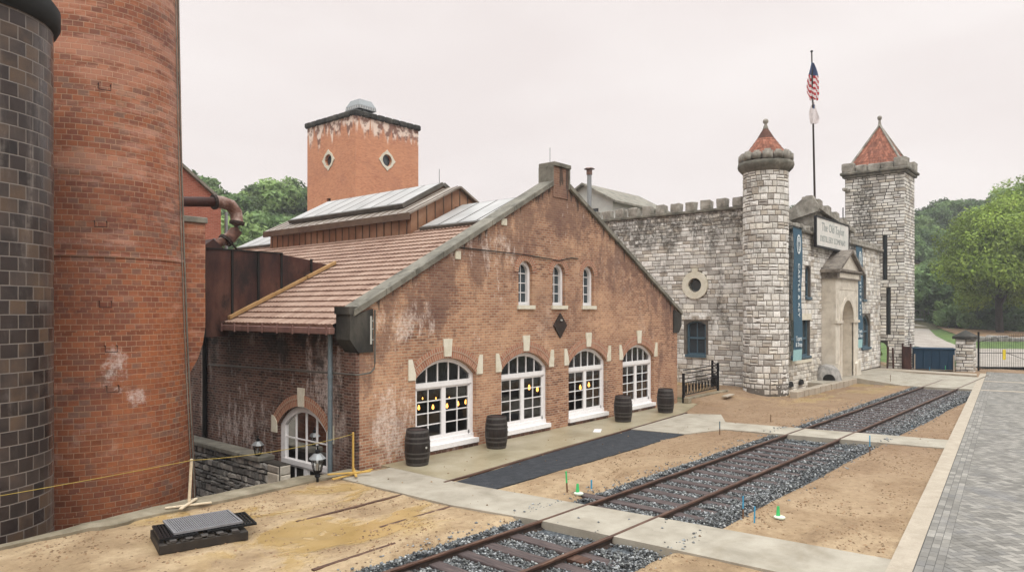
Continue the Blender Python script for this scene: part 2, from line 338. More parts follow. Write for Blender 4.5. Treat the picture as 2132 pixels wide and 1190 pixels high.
class MB:
    def __init__(s): s.v = []; s.f = []; s.uv = []; s.c = []; s.hc = False; s.mi = []
    def face(s, idx, uv=None, c=None, mi=0):
        s.f.append(tuple(idx)); s.uv.append(uv); s.c.append(c); s.mi.append(mi)
        if c is not None: s.hc = True
    def pts(s, ps):
        b = len(s.v); s.v.extend([tuple(p) for p in ps]); return b
    def poly(s, ps, uv=None, c=None, mi=0):
        b = s.pts(ps); s.face(range(b, b+len(ps)), uv, c, mi)
    def box(s, x0, x1, y0, y1, z0, z1, T=None, c=None):
        ps = [(x0, y0, z0), (x1, y0, z0), (x1, y1, z0), (x0, y1, z0), (x0, y0, z1), (x1, y0, z1), (x1, y1, z1), (x0, y1, z1)]
        if T is not None: ps = [T(*p) if callable(T) else tuple(T @ Vector(p)) for p in ps]
        b = s.pts(ps)
        for q in ((0, 3, 2, 1), (4, 5, 6, 7), (0, 1, 5, 4), (1, 2, 6, 5), (2, 3, 7, 6), (3, 0, 4, 7)):
            s.face([b+i for i in q], None, c)
    def bbox(s, x0, x1, y0, y1, z0, z1, bv=.01, T=None, c=None):
        """box with chamfered edges"""
        cx, cy, cz = (x0+x1)/2, (y0+y1)/2, (z0+z1)/2
        bm = bmesh.new(); bmesh.ops.create_cube(bm, size=1)
        for v in bm.verts: v.co = Vector((cx+v.co.x*(x1-x0), cy+v.co.y*(y1-y0), cz+v.co.z*(z1-z0)))
        bmesh.ops.bevel(bm, geom=bm.edges[:], offset=bv, segments=1, affect='EDGES', profile=.5)
        s.add(bm, T, c); bm.free()
    def add(s, bm, T=None, c=None):
        bm.verts.index_update()
        b = s.pts([(T(*v.co) if callable(T) else tuple(T @ v.co)) if T is not None else tuple(v.co) for v in bm.verts])
        for f in bm.faces: s.face([b+v.index for v in f.verts], None, c)
    def tube(s, p0, p1, r0, r1=None, n=10, caps=True, c=None):
        r1 = r0 if r1 is None else r1
        p0, p1 = Vector(p0), Vector(p1); d = (p1-p0).normalized()
        a = d.orthogonal().normalized(); b_ = d.cross(a)
        L = (p1-p0).length
        ps = []
        for p, r in ((p0, r0), (p1, r1)):
            for i in range(n):
                t = 2*math.pi*i/n; ps.append(p + (a*math.cos(t)+b_*math.sin(t))*r)
        b = s.pts(ps)
        for i in range(n):
            j = (i+1) % n
            s.face((b+i, b+j, b+n+j, b+n+i), [(i/n*6.28*r0, 0), ((i+1)/n*6.28*r0, 0), ((i+1)/n*6.28*r0, L), (i/n*6.28*r0, L)], c)
        if caps:
            s.face([b+n-1-i for i in range(n)], None, c); s.face([b+n+i for i in range(n)], None, c)
    def path(s, pts, r, n=8):
        pts = [Vector(p) for p in pts]; rings = []
        for i, p in enumerate(pts):
            d = (pts[min(i+1, len(pts)-1)]-pts[max(i-1, 0)]).normalized()
            up = Vector((0, 0, 1)) if abs(d.z) < .95 else Vector((1, 0, 0))
            a = d.cross(up).normalized(); b_ = d.cross(a)
            rr = r[i] if isinstance(r, (list, tuple)) else r
            rings.append(s.pts([p+(a*math.cos(2*math.pi*k/n)+b_*math.sin(2*math.pi*k/n))*rr for k in range(n)]))
        for q in range(len(rings)-1):
            for k in range(n):
                j = (k+1) % n; s.face((rings[q]+k, rings[q]+j, rings[q+1]+j, rings[q+1]+k))
        s.face([rings[0]+k for k in range(n)]); s.face([rings[-1]+n-1-k for k in range(n)])
    def lathe(s, prof, cx=0, cy=0, n=24, a0=0, a1=2*math.pi, c=None, rfun=None):
        full = abs(a1-a0-2*math.pi) < 1e-6; m = n if full else n+1
        rings = []; L = 0; Ls = [0]
        for i in range(1, len(prof)):
            L += math.hypot(prof[i][0]-prof[i-1][0], prof[i][1]-prof[i-1][1]); Ls.append(L)
        for (r, z) in prof:
            ps = []
            for i in range(m):
                t = a0+(a1-a0)*i/n; rr = r if rfun is None else rfun(r, t, z)
                ps.append((cx+rr*math.cos(t), cy+rr*math.sin(t), z))
            rings.append(s.pts(ps))
        for q in range(len(prof)-1):
            rm = max(prof[q][0], prof[q+1][0], .01)
            for i in range(n):
                j = (i+1) % m if full else i+1
                u0, u1 = (a0+(a1-a0)*i/n)*rm, (a0+(a1-a0)*(i+1)/n)*rm
                vert = abs(prof[q+1][1]-prof[q][1]) > abs(prof[q+1][0]-prof[q][0])
                w0, w1 = (prof[q][1], prof[q+1][1]) if vert else (Ls[q], Ls[q+1])
                s.face((rings[q]+i, rings[q]+j, rings[q+1]+j, rings[q+1]+i), [(u0, w0), (u1, w0), (u1, w1), (u0, w1)], c)
    def prism(s, poly, z0, z1, c=None):
        """vertical extrusion of a ground polygon"""
        n = len(poly); b = s.pts([(x, y, z0) for x, y in poly]+[(x, y, z1) for x, y in poly])
        s.face([b+n-1-i for i in range(n)], None, c); s.face([b+n+i for i in range(n)], None, c)
        for i in range(n):
            j = (i+1) % n; s.face((b+i, b+j, b+n+j, b+n+i), None, c)
    def solid(s, poly, mp, w0, w1, c=None):
        """2-D outline (u,v) extruded from w0 to w1 through mp(u,v,w)"""
        n = len(poly); b = s.pts([mp(u, v, w0) for u, v in poly]+[mp(u, v, w1) for u, v in poly])
        tess = tessellate_polygon([[Vector((u, v, 0)) for u, v in poly]])
        for t in tess:
            s.face([b+i for i in t], [poly[i] for i in t], c); s.face([b+n+i for i in reversed(t)], [poly[i] for i in reversed(t)], c)
        for i in range(n):
            j = (i+1) % n; s.face((b+i, b+j, b+n+j, b+n+i), None, c)
    def sheet(s, poly, mp, w):
        b = s.pts([mp(u, v, w) for u, v in poly])
        for t in tessellate_polygon([[Vector((u, v, 0)) for u, v in poly]]): s.face([b+i for i in t], [poly[i] for i in t])
    def wall(s, outer, holes, mp, depth, reveal):
        # depth 0 leaves the outer rim open where another wall meets it
        loops = [outer]+holes
        flat = [p for l in loops for p in l]
        b = s.pts([mp(u, v, 0) for u, v in flat])
        for t in tessellate_polygon([[Vector((u, v, 0)) for u, v in l] for l in loops]):
            s.face([b+i for i in t], [flat[i] for i in t])
        for k, l in enumerate(loops):
            d = depth if k == 0 else reveal; n = len(l)
            if d == 0: continue
            for i in range(n):
                (u0, v0), (u1, v1) = l[i], l[(i+1) % n]
                if abs(u1-u0) > abs(v1-v0): uv = [(u0, v0), (u1, v1), (u1, v1+d), (u0, v0+d)]
                else: uv = [(u0, v0), (u1, v1), (u1+d, v1), (u0+d, v0)]
                s.poly([mp(u0, v0, 0), mp(u1, v1, 0), mp(u1, v1, d), mp(u0, v0, d)], uv)
    def build(s, name, mat, parent=None, smooth=False, loc=None, rot=None):
        o0 = org(parent) if parent is not None else (Vector(loc) if loc else Vector((0, 0, 0)))
        me = bpy.data.meshes.new(name)
        V = [(v[0]-o0.x, v[1]-o0.y, v[2]-o0.z) for v in s.v] if parent is not None or loc else s.v
        me.from_pydata(V, [], s.f); me.update()
        ul = me.uv_layers.new(name='UVMap')
        uvs = np.zeros((len(me.loops), 2), dtype=np.float32)
        for p, uv in zip(me.polygons, s.uv):
            ls = p.loop_start
            if uv is None:
                n = p.normal; ax = max(range(3), key=lambda i: abs(n[i]))
                a, b_ = ((1, 2), (0, 2), (0, 1))[ax]
                for k, vi in enumerate(p.vertices):
                    v = s.v[vi]; uvs[ls+k] = (v[a], v[b_])
            else:
                for k, q in enumerate(uv): uvs[ls+k] = q
        ul.data.foreach_set('uv', uvs.ravel())
        if True:
            ca = me.color_attributes.new('Col', 'FLOAT_COLOR', 'CORNER')
            cc = np.ones((len(me.loops), 4), dtype=np.float32)
            for p, c in zip(me.polygons, s.c):
                if c is not None: cc[p.loop_start:p.loop_start+p.loop_total, :3] = c
            ca.data.foreach_set('color', cc.ravel())
        mats = mat if isinstance(mat, (list, tuple)) else [mat]
        for m_ in mats: me.materials.append(M[m_] if isinstance(m_, str) else m_)
        if len(mats) > 1: me.polygons.foreach_set('material_index', s.mi)
        if smooth: me.polygons.foreach_set('use_smooth', [True]*len(me.polygons))
        o = bpy.data.objects.new(name, me); COL.objects.link(o)
        if parent is not None: o.parent = parent
        elif loc: o.location = loc; ORG[o.name] = Vector(loc)
        return o

def tag(o, label, cat, group=None, kind=None):
    if label: o['label'] = label
    if cat: o['category'] = cat
    if group: o['group'] = group
    if kind: o['kind'] = kind
    return o
def thing(name, loc, label, cat, group=None):
    o = bpy.data.objects.new(name, None); COL.objects.link(o); o.location = loc; o.empty_display_size = .2
    ORG[o.name] = Vector(loc)
    return tag(o, label, cat, group)
def struct(o):
    o['kind'] = 'structure'; return o
def copy_thing(o, loc, rz=0, label=None, parent=None, sc=None):
    c = o.copy(); COL.objects.link(c)
    if parent is not None: c.parent = parent
    else:
        c.location = loc; c.rotation_euler = (0, 0, rz)
        if sc: c.scale = sc
        if label: c['label'] = label
        ORG[c.name] = Vector(loc)
    for ch in [k for k in bpy.data.objects if k.parent == o]: copy_thing(ch, None, parent=c)
    return c
def arch(u0, u1, z0, zs, rise, n=14):
    """opening outline: straight jambs to zs, then a segmental head of the given rise"""
    h = (u1-u0)/2; uc = (u0+u1)/2; r = (h*h+rise*rise)/(2*rise); cz = zs+rise-r; a = math.asin(min(1, h/r))
    if rise > h*.999: a = math.pi/2
    pts = [(u0, z0), (u1, z0)]
    for i in range(n+1):
        t = a-2*a*i/n; pts.append((uc+r*math.sin(t), cz+r*math.cos(t)))
    return pts
def arc_only(uc, r, cz, a, n=14): return [(uc+r*math.sin(t), cz+r*math.cos(t)) for t in [a-2*a*i/n for i in range(n+1)]]
def circle(uc, zc, r, n=24): return [(uc+r*math.cos(2*math.pi*i/n), zc+r*math.sin(2*math.pi*i/n)) for i in range(n)]
def text(body, size, mp_matrix, mat, name, parent, ext=.004, space=1.0):
    cu = bpy.data.curves.new(name, 'FONT'); cu.body = body; cu.size = size; cu.extrude = ext; cu.space_character = space; cu.resolution_u = 3
    cu.align_x = 'CENTER'; cu.align_y = 'CENTER'
    o = bpy.data.objects.new(name, cu); COL.objects.link(o); cu.materials.append(M[mat])
    me = bpy.data.meshes.new_from_object(o.evaluated_get(bpy.context.evaluated_depsgraph_get())); bpy.data.objects.remove(o)
    o = bpy.data.objects.new(name, me); COL.objects.link(o)
    o.parent = parent; m_ = mp_matrix.copy(); m_.translation = m_.translation-org(parent); o.matrix_local = m_
    return o

# stones laid in courses with real relief
STONE = [(.96, .95, .93), (1.0, .99, .97), (.84, .82, .79), (1.06, 1.04, 1.02), (.90, .87, .82), (.72, .70, .67), (.98, .94, .87), (.56, .53, .50), (1.02, 1.0, .98), (.66, .60, .53)]
def stonework(mb, mp, u0, u1, z0, z1, holes=(), rh=(.17, .30), rw=(.24, .58), off=.026, pal=STONE, rnd=None, jit=.012, gap=.012):
    """holes: functions z -> list of (ua, ub) kept free"""
    r_ = rnd or random.Random(3); z = z0
    while z < z1-.05:
        h = min(r_.uniform(*rh), z1-z)
        if z1-z-h < .08: h = z1-z
        zm = z+h/2; cuts = []
        for hf in holes: cuts += hf(zm)
        segs = [(u0, u1)]
        for a, b in cuts:
            ns = []
            for (p, q) in segs:
                if b <= p or a >= q: ns.append((p, q)); continue
                if a > p: ns.append((p, a))
                if b < q: ns.append((b, q))
            segs = ns
        for (p, q) in segs:
            if q-p < .05: continue
            u = p
            while u < q-1e-4:
                w = r_.uniform(*rw)*(.75+.5*r_.random())
                if q-u-w < .14: w = q-u
                zz = [(z, z+h)]
                if h > .24 and r_.random() < .22: m_ = z+h*r_.uniform(.4, .6); zz = [(z, m_), (m_, z+h)]
                for (za, zb) in zz:
                    g = gap*.5; c0 = pal[int(r_.random()*len(pal))]; k = r_.uniform(.9, 1.08); c = tuple(x*k for x in c0)
                    o_ = off*r_.uniform(.5, 1.35); ins = min(.022, (zb-za)*.12)
                    J = lambda: r_.uniform(-jit, jit)
                    cs = [(u+g, za+g), (u+w-g, za+g), (u+w-g, zb-g), (u+g, zb-g)]
                    cs = [(a_+J()*.6, b_+J()*.6) for a_, b_ in cs]
                    cu_, cz_ = u+w/2, (za+zb)/2
                    inn = [(a_+(ins+J()*.5)*(1 if a_ < cu_ else -1), b_+(ins+J()*.5)*(1 if b_ < cz_ else -1)) for a_, b_ in cs]
                    b0 = mb.pts([mp(a_, b_, 0) for a_, b_ in cs]+[mp(a_, b_, -o_+J()*.3) for a_, b_ in inn]+[mp(cu_+J()*3, cz_+J(), -o_-r_.uniform(-.003, .005))])
                    for i in range(4):
                        j = (i+1) % 4; mb.face((b0+i, b0+j, b0+4+j, b0+4+i), None, c); mb.face((b0+4+i, b0+4+j, b0+8), None, c)
                u += w
        z += h
def rect_hole(a, b, z0, z1): return lambda z: [(a, b)] if z0 < z < z1 else []
def circ_hole(uc, zc, r): return lambda z: [(uc-math.sqrt(r*r-(z-zc)**2), uc+math.sqrt(r*r-(z-zc)**2))] if abs(z-zc) < r else []
# ------------------------------------------------------------------ camera, light, sky
F_, VPX, YH, H_ = 1475.0, 2330.0, 645.0, 3.9
TH = math.atan((VPX-1066)/F_); CT, ST = math.cos(TH), math.sin(TH)
cam = bpy.data.cameras.new('camera'); co_ = bpy.data.objects.new('camera', cam); COL.objects.link(co_)
co_.location = (0, 0, H_); co_.rotation_euler = (R(90), 0, TH-R(90))
cam.sensor_width = 36; cam.lens = F_/2132*36; cam.clip_end = 1500; cam.clip_start = .1
cam.shift_y = (YH-595)/2132
scene.camera = co_
def depth(x, y): return x*CT+y*ST

w = bpy.data.worlds.new('World'); scene.world = w; w.use_nodes = True
wt = w.node_tree; bg = wt.nodes['Background']
sky = wt.nodes.new('ShaderNodeTexSky'); sky.sky_type = 'NISHITA'; sky.sun_disc = False
SUN_EL, SUN_AZ = R(52), R(238)      # azimuth of the sun measured from +X, counter-clockwise
sky.sun_elevation = SUN_EL; sky.sun_rotation = R(90)-SUN_AZ
sky.air_density = 1.0; sky.dust_density = 4.0
tc = wt.nodes.new('ShaderNodeTexCoord')
sx = wt.nodes.new('ShaderNodeSeparateXYZ'); wt.links.new(tc.outputs['Generated'], sx.inputs[0])
mpn = wt.nodes.new('ShaderNodeMapping'); mpn.inputs['Scale'].default_value = (1, 1, 3.2); wt.links.new(tc.outputs['Generated'], mpn.inputs[0])
nz = wt.nodes.new('ShaderNodeTexNoise'); nz.inputs['Scale'].default_value = 2.2; nz.inputs['Detail'].default_value = 5; nz.inputs['Roughness'].default_value = .5
wt.links.new(mpn.outputs[0], nz.inputs['Vector'])
cr = wt.nodes.new('ShaderNodeValToRGB'); wt.links.new(nz.outputs[0], cr.inputs[0])
cr.color_ramp.elements[0].position = .32; cr.color_ramp.elements[0].color = lin((245, 235, 232))
cr.color_ramp.elements[1].position = .62; cr.color_ramp.elements[1].color = lin((255, 247, 244))
# an overcast sky is brightest towards the zenith
mr = wt.nodes.new('ShaderNodeMapRange'); mr.interpolation_type = 'SMOOTHSTEP'
wt.links.new(sx.outputs[2], mr.inputs[0])
for i, v_ in enumerate((.42, .95, 1.0, 3.5)): mr.inputs[i+1].default_value = v_
mul = wt.nodes.new('ShaderNodeVectorMath'); mul.operation = 'SCALE'
mcl = wt.nodes.new('ShaderNodeMix'); mcl.data_type = 'RGBA'; mcl.inputs[7].default_value = (.88, .93, .95, 1)
mr2 = wt.nodes.new('ShaderNodeMapRange'); wt.links.new(sx.outputs[2], mr2.inputs[0])
for i, v_ in enumerate((.42, .7, 0, 1)): mr2.inputs[i+1].default_value = v_
wt.links.new(mr2.outputs[0], mcl.inputs[0]); wt.links.new(cr.outputs[0], mcl.inputs[6]); wt.links.new(mcl.outputs[2], mul.inputs[0]); wt.links.new(mr.outputs[0], mul.inputs['Scale'])
mxs = wt.nodes.new('ShaderNodeMixShader'); bg2 = wt.nodes.new('ShaderNodeBackground')
wt.links.new(mul.outputs[0], bg2.inputs[0]); bg2.inputs[1].default_value = 1.0
wt.links.new(sky.outputs[0], bg.inputs[0]); bg.inputs[1].default_value = .06
mxs.inputs[0].default_value = .96
wt.links.new(bg.outputs[0], mxs.inputs[1]); wt.links.new(bg2.outputs[0], mxs.inputs[2])
wt.links.new(mxs.outputs[0], wt.nodes['World Output'].inputs[0])
sl = bpy.data.lights.new('sun', 'SUN'); sl.energy = 1.5; sl.angle = R(28); sl.color = (1, .96, .9)
so = bpy.data.objects.new('sun', sl); COL.objects.link(so)
dv = Vector((math.cos(SUN_EL)*math.cos(SUN_AZ), math.cos(SUN_EL)*math.sin(SUN_AZ), math.sin(SUN_EL)))
so.rotation_euler = dv.to_track_quat('Z', 'Y').to_euler(); so.location = (0, -20, 60)
scene.view_settings.view_transform = 'Standard'; scene.view_settings.look = 'None'
scene.view_settings.gamma = 1; scene.view_settings.exposure = 0
scene.cycles.max_bounces = 8; scene.cycles.transparent_max_bounces = 24
scene.cycles.use_denoising = True

# ------------------------------------------------------------------ the ground
def yL(x): return 8.14-.018*(x-10.3)+.03*max(0, 10.3-x)
def yR(x): return yL(x)-1.48
def terr(x, y):
    d = depth(x, y); h = 0
    if d > 56: h = .055*(min(d, 88)-56)
    if d > 88: h += .30*(d-88)
    h = min(h, 26)
    return h
def soil_z(x, y):
    z = -.035+.03*noise.noise(Vector((x*.5, y*.5, 0)))+.016*noise.noise(Vector((x*2.1, y*2.1, 3)))+.013*noise.noise(Vector((x*6, y*6, 1)))
    a = yL(x)+.34; b = yR(x)-.95
    dd = max(b-y, y-a)
    if dd < 0 and x < 46: z = -.32
    elif dd < .22 and x < 46: z = min(z, -.32+.30*(dd/.22))
    if x > 27.5 and y > 12.2: z += .22*min(1, (y-12.2)/1.5)
    return z
def soil_grid(x0, x1, y0, y1, st):
    mb = MB(); nx = int((x1-x0)/st)+1; ny = int((y1-y0)/st)+1
    for j in range(ny):
        for i in range(nx):
            x = x0+(x1-x0)*i/(nx-1); y = y0+(y1-y0)*j/(ny-1); mb.v.append((x, y, soil_z(x, y)))
    for j in range(ny-1):
        for i in range(nx-1):
            q = j*nx+i; mb.face((q, q+1, q+nx+1, q+nx))
    return mb
g = soil_grid(2, 27.6, 2.0, 13.98, .09)
b0 = len(g.v)
h_ = soil_grid(27.6, 57, 3.5, 18, .16)
for v in h_.v: g.v.append(v)
for f in h_.f: g.face([i+b0 for i in f])
struct(g.build('ground', 'soil', smooth=True))
# wide terrain: sunken yard behind the quay wall and the far hill side
t = MB(); st = 4.0; xs = [-160+st*i for i in range(101)]; ys = [-120+st*i for i in range(91)]
def wide(x, y):
    h = terr(x, y)
    if h > 0: return h-.02
    if x < 56 and y > 13.9: return -2.6
    return -.4 if y < 60 else -1
for y in ys:
    for x in xs: t.v.append((x, y, wide(x, y)))
for j in range(len(ys)-1):
    for i in range(len(xs)-1):
        q = j*len(xs)+i; t.face((q, q+1, q+len(xs)+1, q+len(xs)))
struct(t.build('terrain', 'hill', smooth=True))
y_ = MB(); y_.box(-30, 10.7, 14.4, 40, -2.7, -2.56); struct(y_.build('sunken_yard', 'yard'))

def slab(name, poly, z0, z1, mat, bev=0):
    m = MB(); m.prism(poly, z0, z1); return struct(m.build(name, mat))
slab('footpath', [(9.9, 13.72), (9.98, 10.2), (10.32, 8.2), (10.6, 3.9), (10.72, 2.52), (12.3, 2.68), (11.95, 6.5), (11.5, 10.4), (11.4, 11.55), (11.4, 13.72)], -.25, 0, 'concrete')
slab('footpath', [(22.15, 9.82), (23.2, 3.70), (24.72, 3.9), (23.6, 10.42)], -.25, 0, 'concrete')
slab('footpath', [(20.5, 10.4), (22.15, 9.82), (23.6, 10.42), (25.2, 11.3), (24.5, 12.42), (20.2, 12.15)], -.25, 0, 'concrete')
slab('walkway', [(11.404, 11.68), (16, 12.04), (20.1, 12.24), (24.5, 12.50), (27.6, 13.4), (27.6, 14.2), (11.404, 14.2)], -.25, .002, 'wet_concrete')
slab('asphalt_strip', [(11.47, 10.38), (20.48, 10.42), (20.15, 12.12), (16, 11.9), (11.42, 11.5)], -.25, -.012, 'asphalt')
# apron in front of the castle portal: falls gently from the doorway to the track
ap = MB()
P_ = {'a': (36.4, 11.05, .30), 'b': (40.74, 10.75, .28), 'c': (40.98, 8.49, .0), 'd': (41.22, 5.47, 0), 'e': (48.9, 6.2, 0), 'f': (48.85, 9.6, .05), 'g': (50.6, 12.2, .12), 'h': (36.4, 12.1, .30)}
top = [P_[k] for k in 'abcdefgh']
ap.poly(top[:2]+[top[6], top[7]]); ap.poly([top[1], top[2], top[5], top[6]]); ap.poly([top[2], top[3], top[4], top[5]])
for i in range(8):
    p, q = top[i], top[(i+1) % 8]; ap.poly([(p[0], p[1], -.3), (q[0], q[1], -.3), q, p])
struct(ap.build('footpath', 'concrete'))
slab('footpath', [(49.0, 6.3), (50.2, 6.45), (51.3, 12.2), (50.0, 12.5), (49.3, 10.2)], -.25, .10, 'kerb')
# low boundary kerb of rough pale stone blocks along the castle front
kb = MB(); x = 32.2; rr = random.Random(2)
while x < 40.7:
    w_ = rr.uniform(.5, .9); x2 = min(x+w_, 40.75); yy = 10.98 - (x-32.2)*.03
    kb.bbox(x, x2-.012, yy-.13+rr.uniform(-.015, .015), yy+.22, -.25, .27+rr.uniform(-.015, .015), .02); x = x2
o = kb.build('kerb', 'kerb'); struct(o)
# quay edge: broken old concrete coping above the sunken yard
q = MB(); n = 60
def qe(x): return 13.93+.02*noise.noise(Vector((x*3, 0, 0)))
prev = None
for i in range(n+1):
    x = 1.5+(10.62-1.5)*i/n
    yf = qe(x)-.015*noise.noise(Vector((x*9, 2, 0))) - (.10 if 4.75 < x < 5.3 else 0)
    yb = 14.12+.42*min(1, max(0, (x-3.6)/2.5))*(1 if x < 9.6 else .5)+.02*noise.noise(Vector((x*5, 8, 0)))
    z = .015+.02*noise.noise(Vector((x*2, 5, 0)))
    cur = [(x, yf, -.3), (x, yf, z), (x, (yf+yb)/2, z+.012), (x, yb, z), (x, yb, -2.6)]
    b = q.pts(cur)
    if prev is not None:
        for k in range(4): q.face((prev+k, b+k, b+k+1, prev+k+1))
    prev = b
struct(q.build('kerb', 'old_concrete'))
# kerb of the paved road
def kx(x): return 2.65+.0958*(x-11.68)
k = MB()
x = 2.0
while x < 51.5:
    x2 = x+1.0; k.poly([(x, kx(x), .006), (x2-.006, kx(x2), .006), (x2-.006, kx(x2)-.33, .006), (x, kx(x)-.33, .006)])
    k.poly([(x, kx(x), -.25), (x2, kx(x2), -.25), (x2, kx(x2), .006), (x, kx(x), .006)]); x = x2
struct(k.build('kerb', 'kerb'))
# herringbone pavers
rd = MB(); rd.prism([(0, kx(0)-.3), (53.6, kx(53.6)-.3), (53.6, -6), (0, -6)], -.25, -.006)
struct(rd.build('road', 'joint'))
pv = MB(); a = math.atan(.0958)
ex = Vector((math.cos(a), math.sin(a), 0)); ey = Vector((math.sin(a), -math.cos(a), 0)); o0 = Vector((2.0, kx(2.0)-.34, 0))
rr = random.Random(5)
def tone(px_, py_):
    q_ = noise.noise(Vector((px_*.9, py_*2.6, 0)))
    v = rr.choice([.66, .72, .80, .86, .95, 1.04, 1.2])+.14*q_; return (v, v*.99, v*.98)
def paver(pts):
    P = [o0+ex*u_+ey*v_ for u_, v_ in pts]
    if P[0].y < .083*P[0].x-1.6 or P[0].x > 53.4: return
    c_ = tone(P[0].x, P[0].y); dz = rr.uniform(-.0015, .0015)
    pv.poly([(p.x, p.y, dz+.001) for p in P], None, c_)
L_, W_ = .24, .12; g_ = .004
# three running courses beside the kerb, then herringbone laid at 45 degrees to the road
for r_ in range(3):
    u = -(r_ % 2)*.12
    while u < 51.5: paver([(u+g_, r_*W_+g_), (u+L_-g_, r_*W_+g_), (u+L_-g_, (r_+1)*W_-g_), (u+g_, (r_+1)*W_-g_)]); u += L_
sq = math.sqrt(.5)
def rot(a_, b_): return ((a_-b_)*sq, (a_+b_)*sq)
N_ = 460
for i in range(-N_, N_):
    for j in range(-N_, N_):
        m4 = (i-j) % 4
        if m4 == 0: c4 = [(i, j), (i+2, j), (i+2, j+1), (i, j+1)]
        elif m4 == 3: c4 = [(i, j), (i+1, j), (i+1, j+2), (i, j+2)]
        else: continue
        uv = rot(i*W_, j*W_)
        if not (-.3 < uv[0] < 51.5 and .0 < uv[1] < 5.2): continue
        cx_ = sum(p[0] for p in c4)/4; cy_ = sum(p[1] for p in c4)/4
        P4 = []
        for (p_, q_) in c4:
            p2 = p_+(g_/W_)*(1 if p_ < cx_ else -1); q2 = q_+(g_/W_)*(1 if q_ < cy_ else -1)
            P4.append(rot(p2*W_, q2*W_))
        if min(p[1] for p in P4) < .36:
            Q = []
            for i_ in range(4):
                A_, B_ = P4[i_], P4[(i_+1) % 4]
                if A_[1] >= .362: Q.append(A_)
                if (A_[1]-.362)*(B_[1]-.362) < 0: t_ = (.362-A_[1])/(B_[1]-A_[1]); Q.append((A_[0]+(B_[0]-A_[0])*t_, .362))
            if len(Q) < 3: continue
            P4 = Q
        paver(P4)
struct(pv.build('road', 'paver'))
bd = MB()
for xx in (40.9, 46.2):
    bd.prism([(xx, kx(xx)-.34), (xx+.35, kx(xx)-.34), (xx+1.3, 1.0), (xx+.9, 1.0)], -.2, .008)
struct(bd.build('road', 'kerb'))

# beyond the gate: drive, verge, bank (sheets draped on the terrain)
def drape(name, poly, dz, mat, sub=8):
    m = MB(); cx = sum(p[0] for p in poly)/len(poly); cy = sum(p[1] for p in poly)/len(poly)
    bm = bmesh.new(); vs = [bm.verts.new((x, y, 0)) for x, y in poly]; bm.faces.new(vs)
    bmesh.ops.triangulate(bm, faces=bm.faces[:])
    for _ in range(sub): 
        lg = [e for e in bm.edges if e.calc_length() > 2.5]
        if not lg: break
        bmesh.ops.subdivide_edges(bm, edges=lg, cuts=1); bmesh.ops.triangulate(bm, faces=bm.faces[:])
    for v in bm.verts: v.co.z = max(terr(v.co.x, v.co.y), -.0)+dz
    m.add(bm); bm.free(); return struct(m.build(name, mat, smooth=True))
def W(az_px, d):    # ground point on bearing of that picture column at camera depth d
    a_ = (az_px-1066)/F_; return ((CT+ST*a_)*d, (ST-CT*a_)*d)
drape('grass_verge', [W(1780, 50), W(2500, 47.5), W(2500, 96), W(1780, 96)], .00, 'grass')
drape('driveway', [W(1993, 48.3), W(2420, 47.2), W(2420, 62.0), W(2040, 63.5), W(1996, 65.5), W(1970, 70), W(1948, 76), W(1938, 82), W(1929, 89), W(1870, 89), W(1880, 70), W(1905, 65.5), W(1940, 63.2), W(1985, 61)], .05, 'drive')
drape('earth_bank', [W(1938, 92), W(1958, 85), W(1990, 77.5), W(2000, 75), W(2040, 71), W(2420, 69.5), W(2420, 104), W(1938, 104)], .09, 'leaf_litter')

# ------------------------------------------------------------------ track
bal = MB()
xs_ = [-3+.5*i for i in range(90)]
for i in range(len(xs_)-1):
    x0, x1 = xs_[i], xs_[i+1]
    if x1 > 41.2: break
    prof = lambda x: [(x, yR(x)-1.0, -.22), (x, yR(x)-.75, -.15), (x, yL(x)+.1, -.15), (x, yL(x)+.52, -.11)]
    a_, b_ = prof(x0), prof(x1)
    for k_ in range(3): bal.poly([a_[k_], b_[k_], b_[k_+1], a_[k_+1]])
bal.prism([(48.9, 6.1), (49.1, 9.2), (50.0, 9.2), (49.9, 6.1)], -.2, -.05)
tag(bal.build('gravel', 'ballast'), 'compacted grey ballast bed under the railway track', 'ballast', kind='stuff')
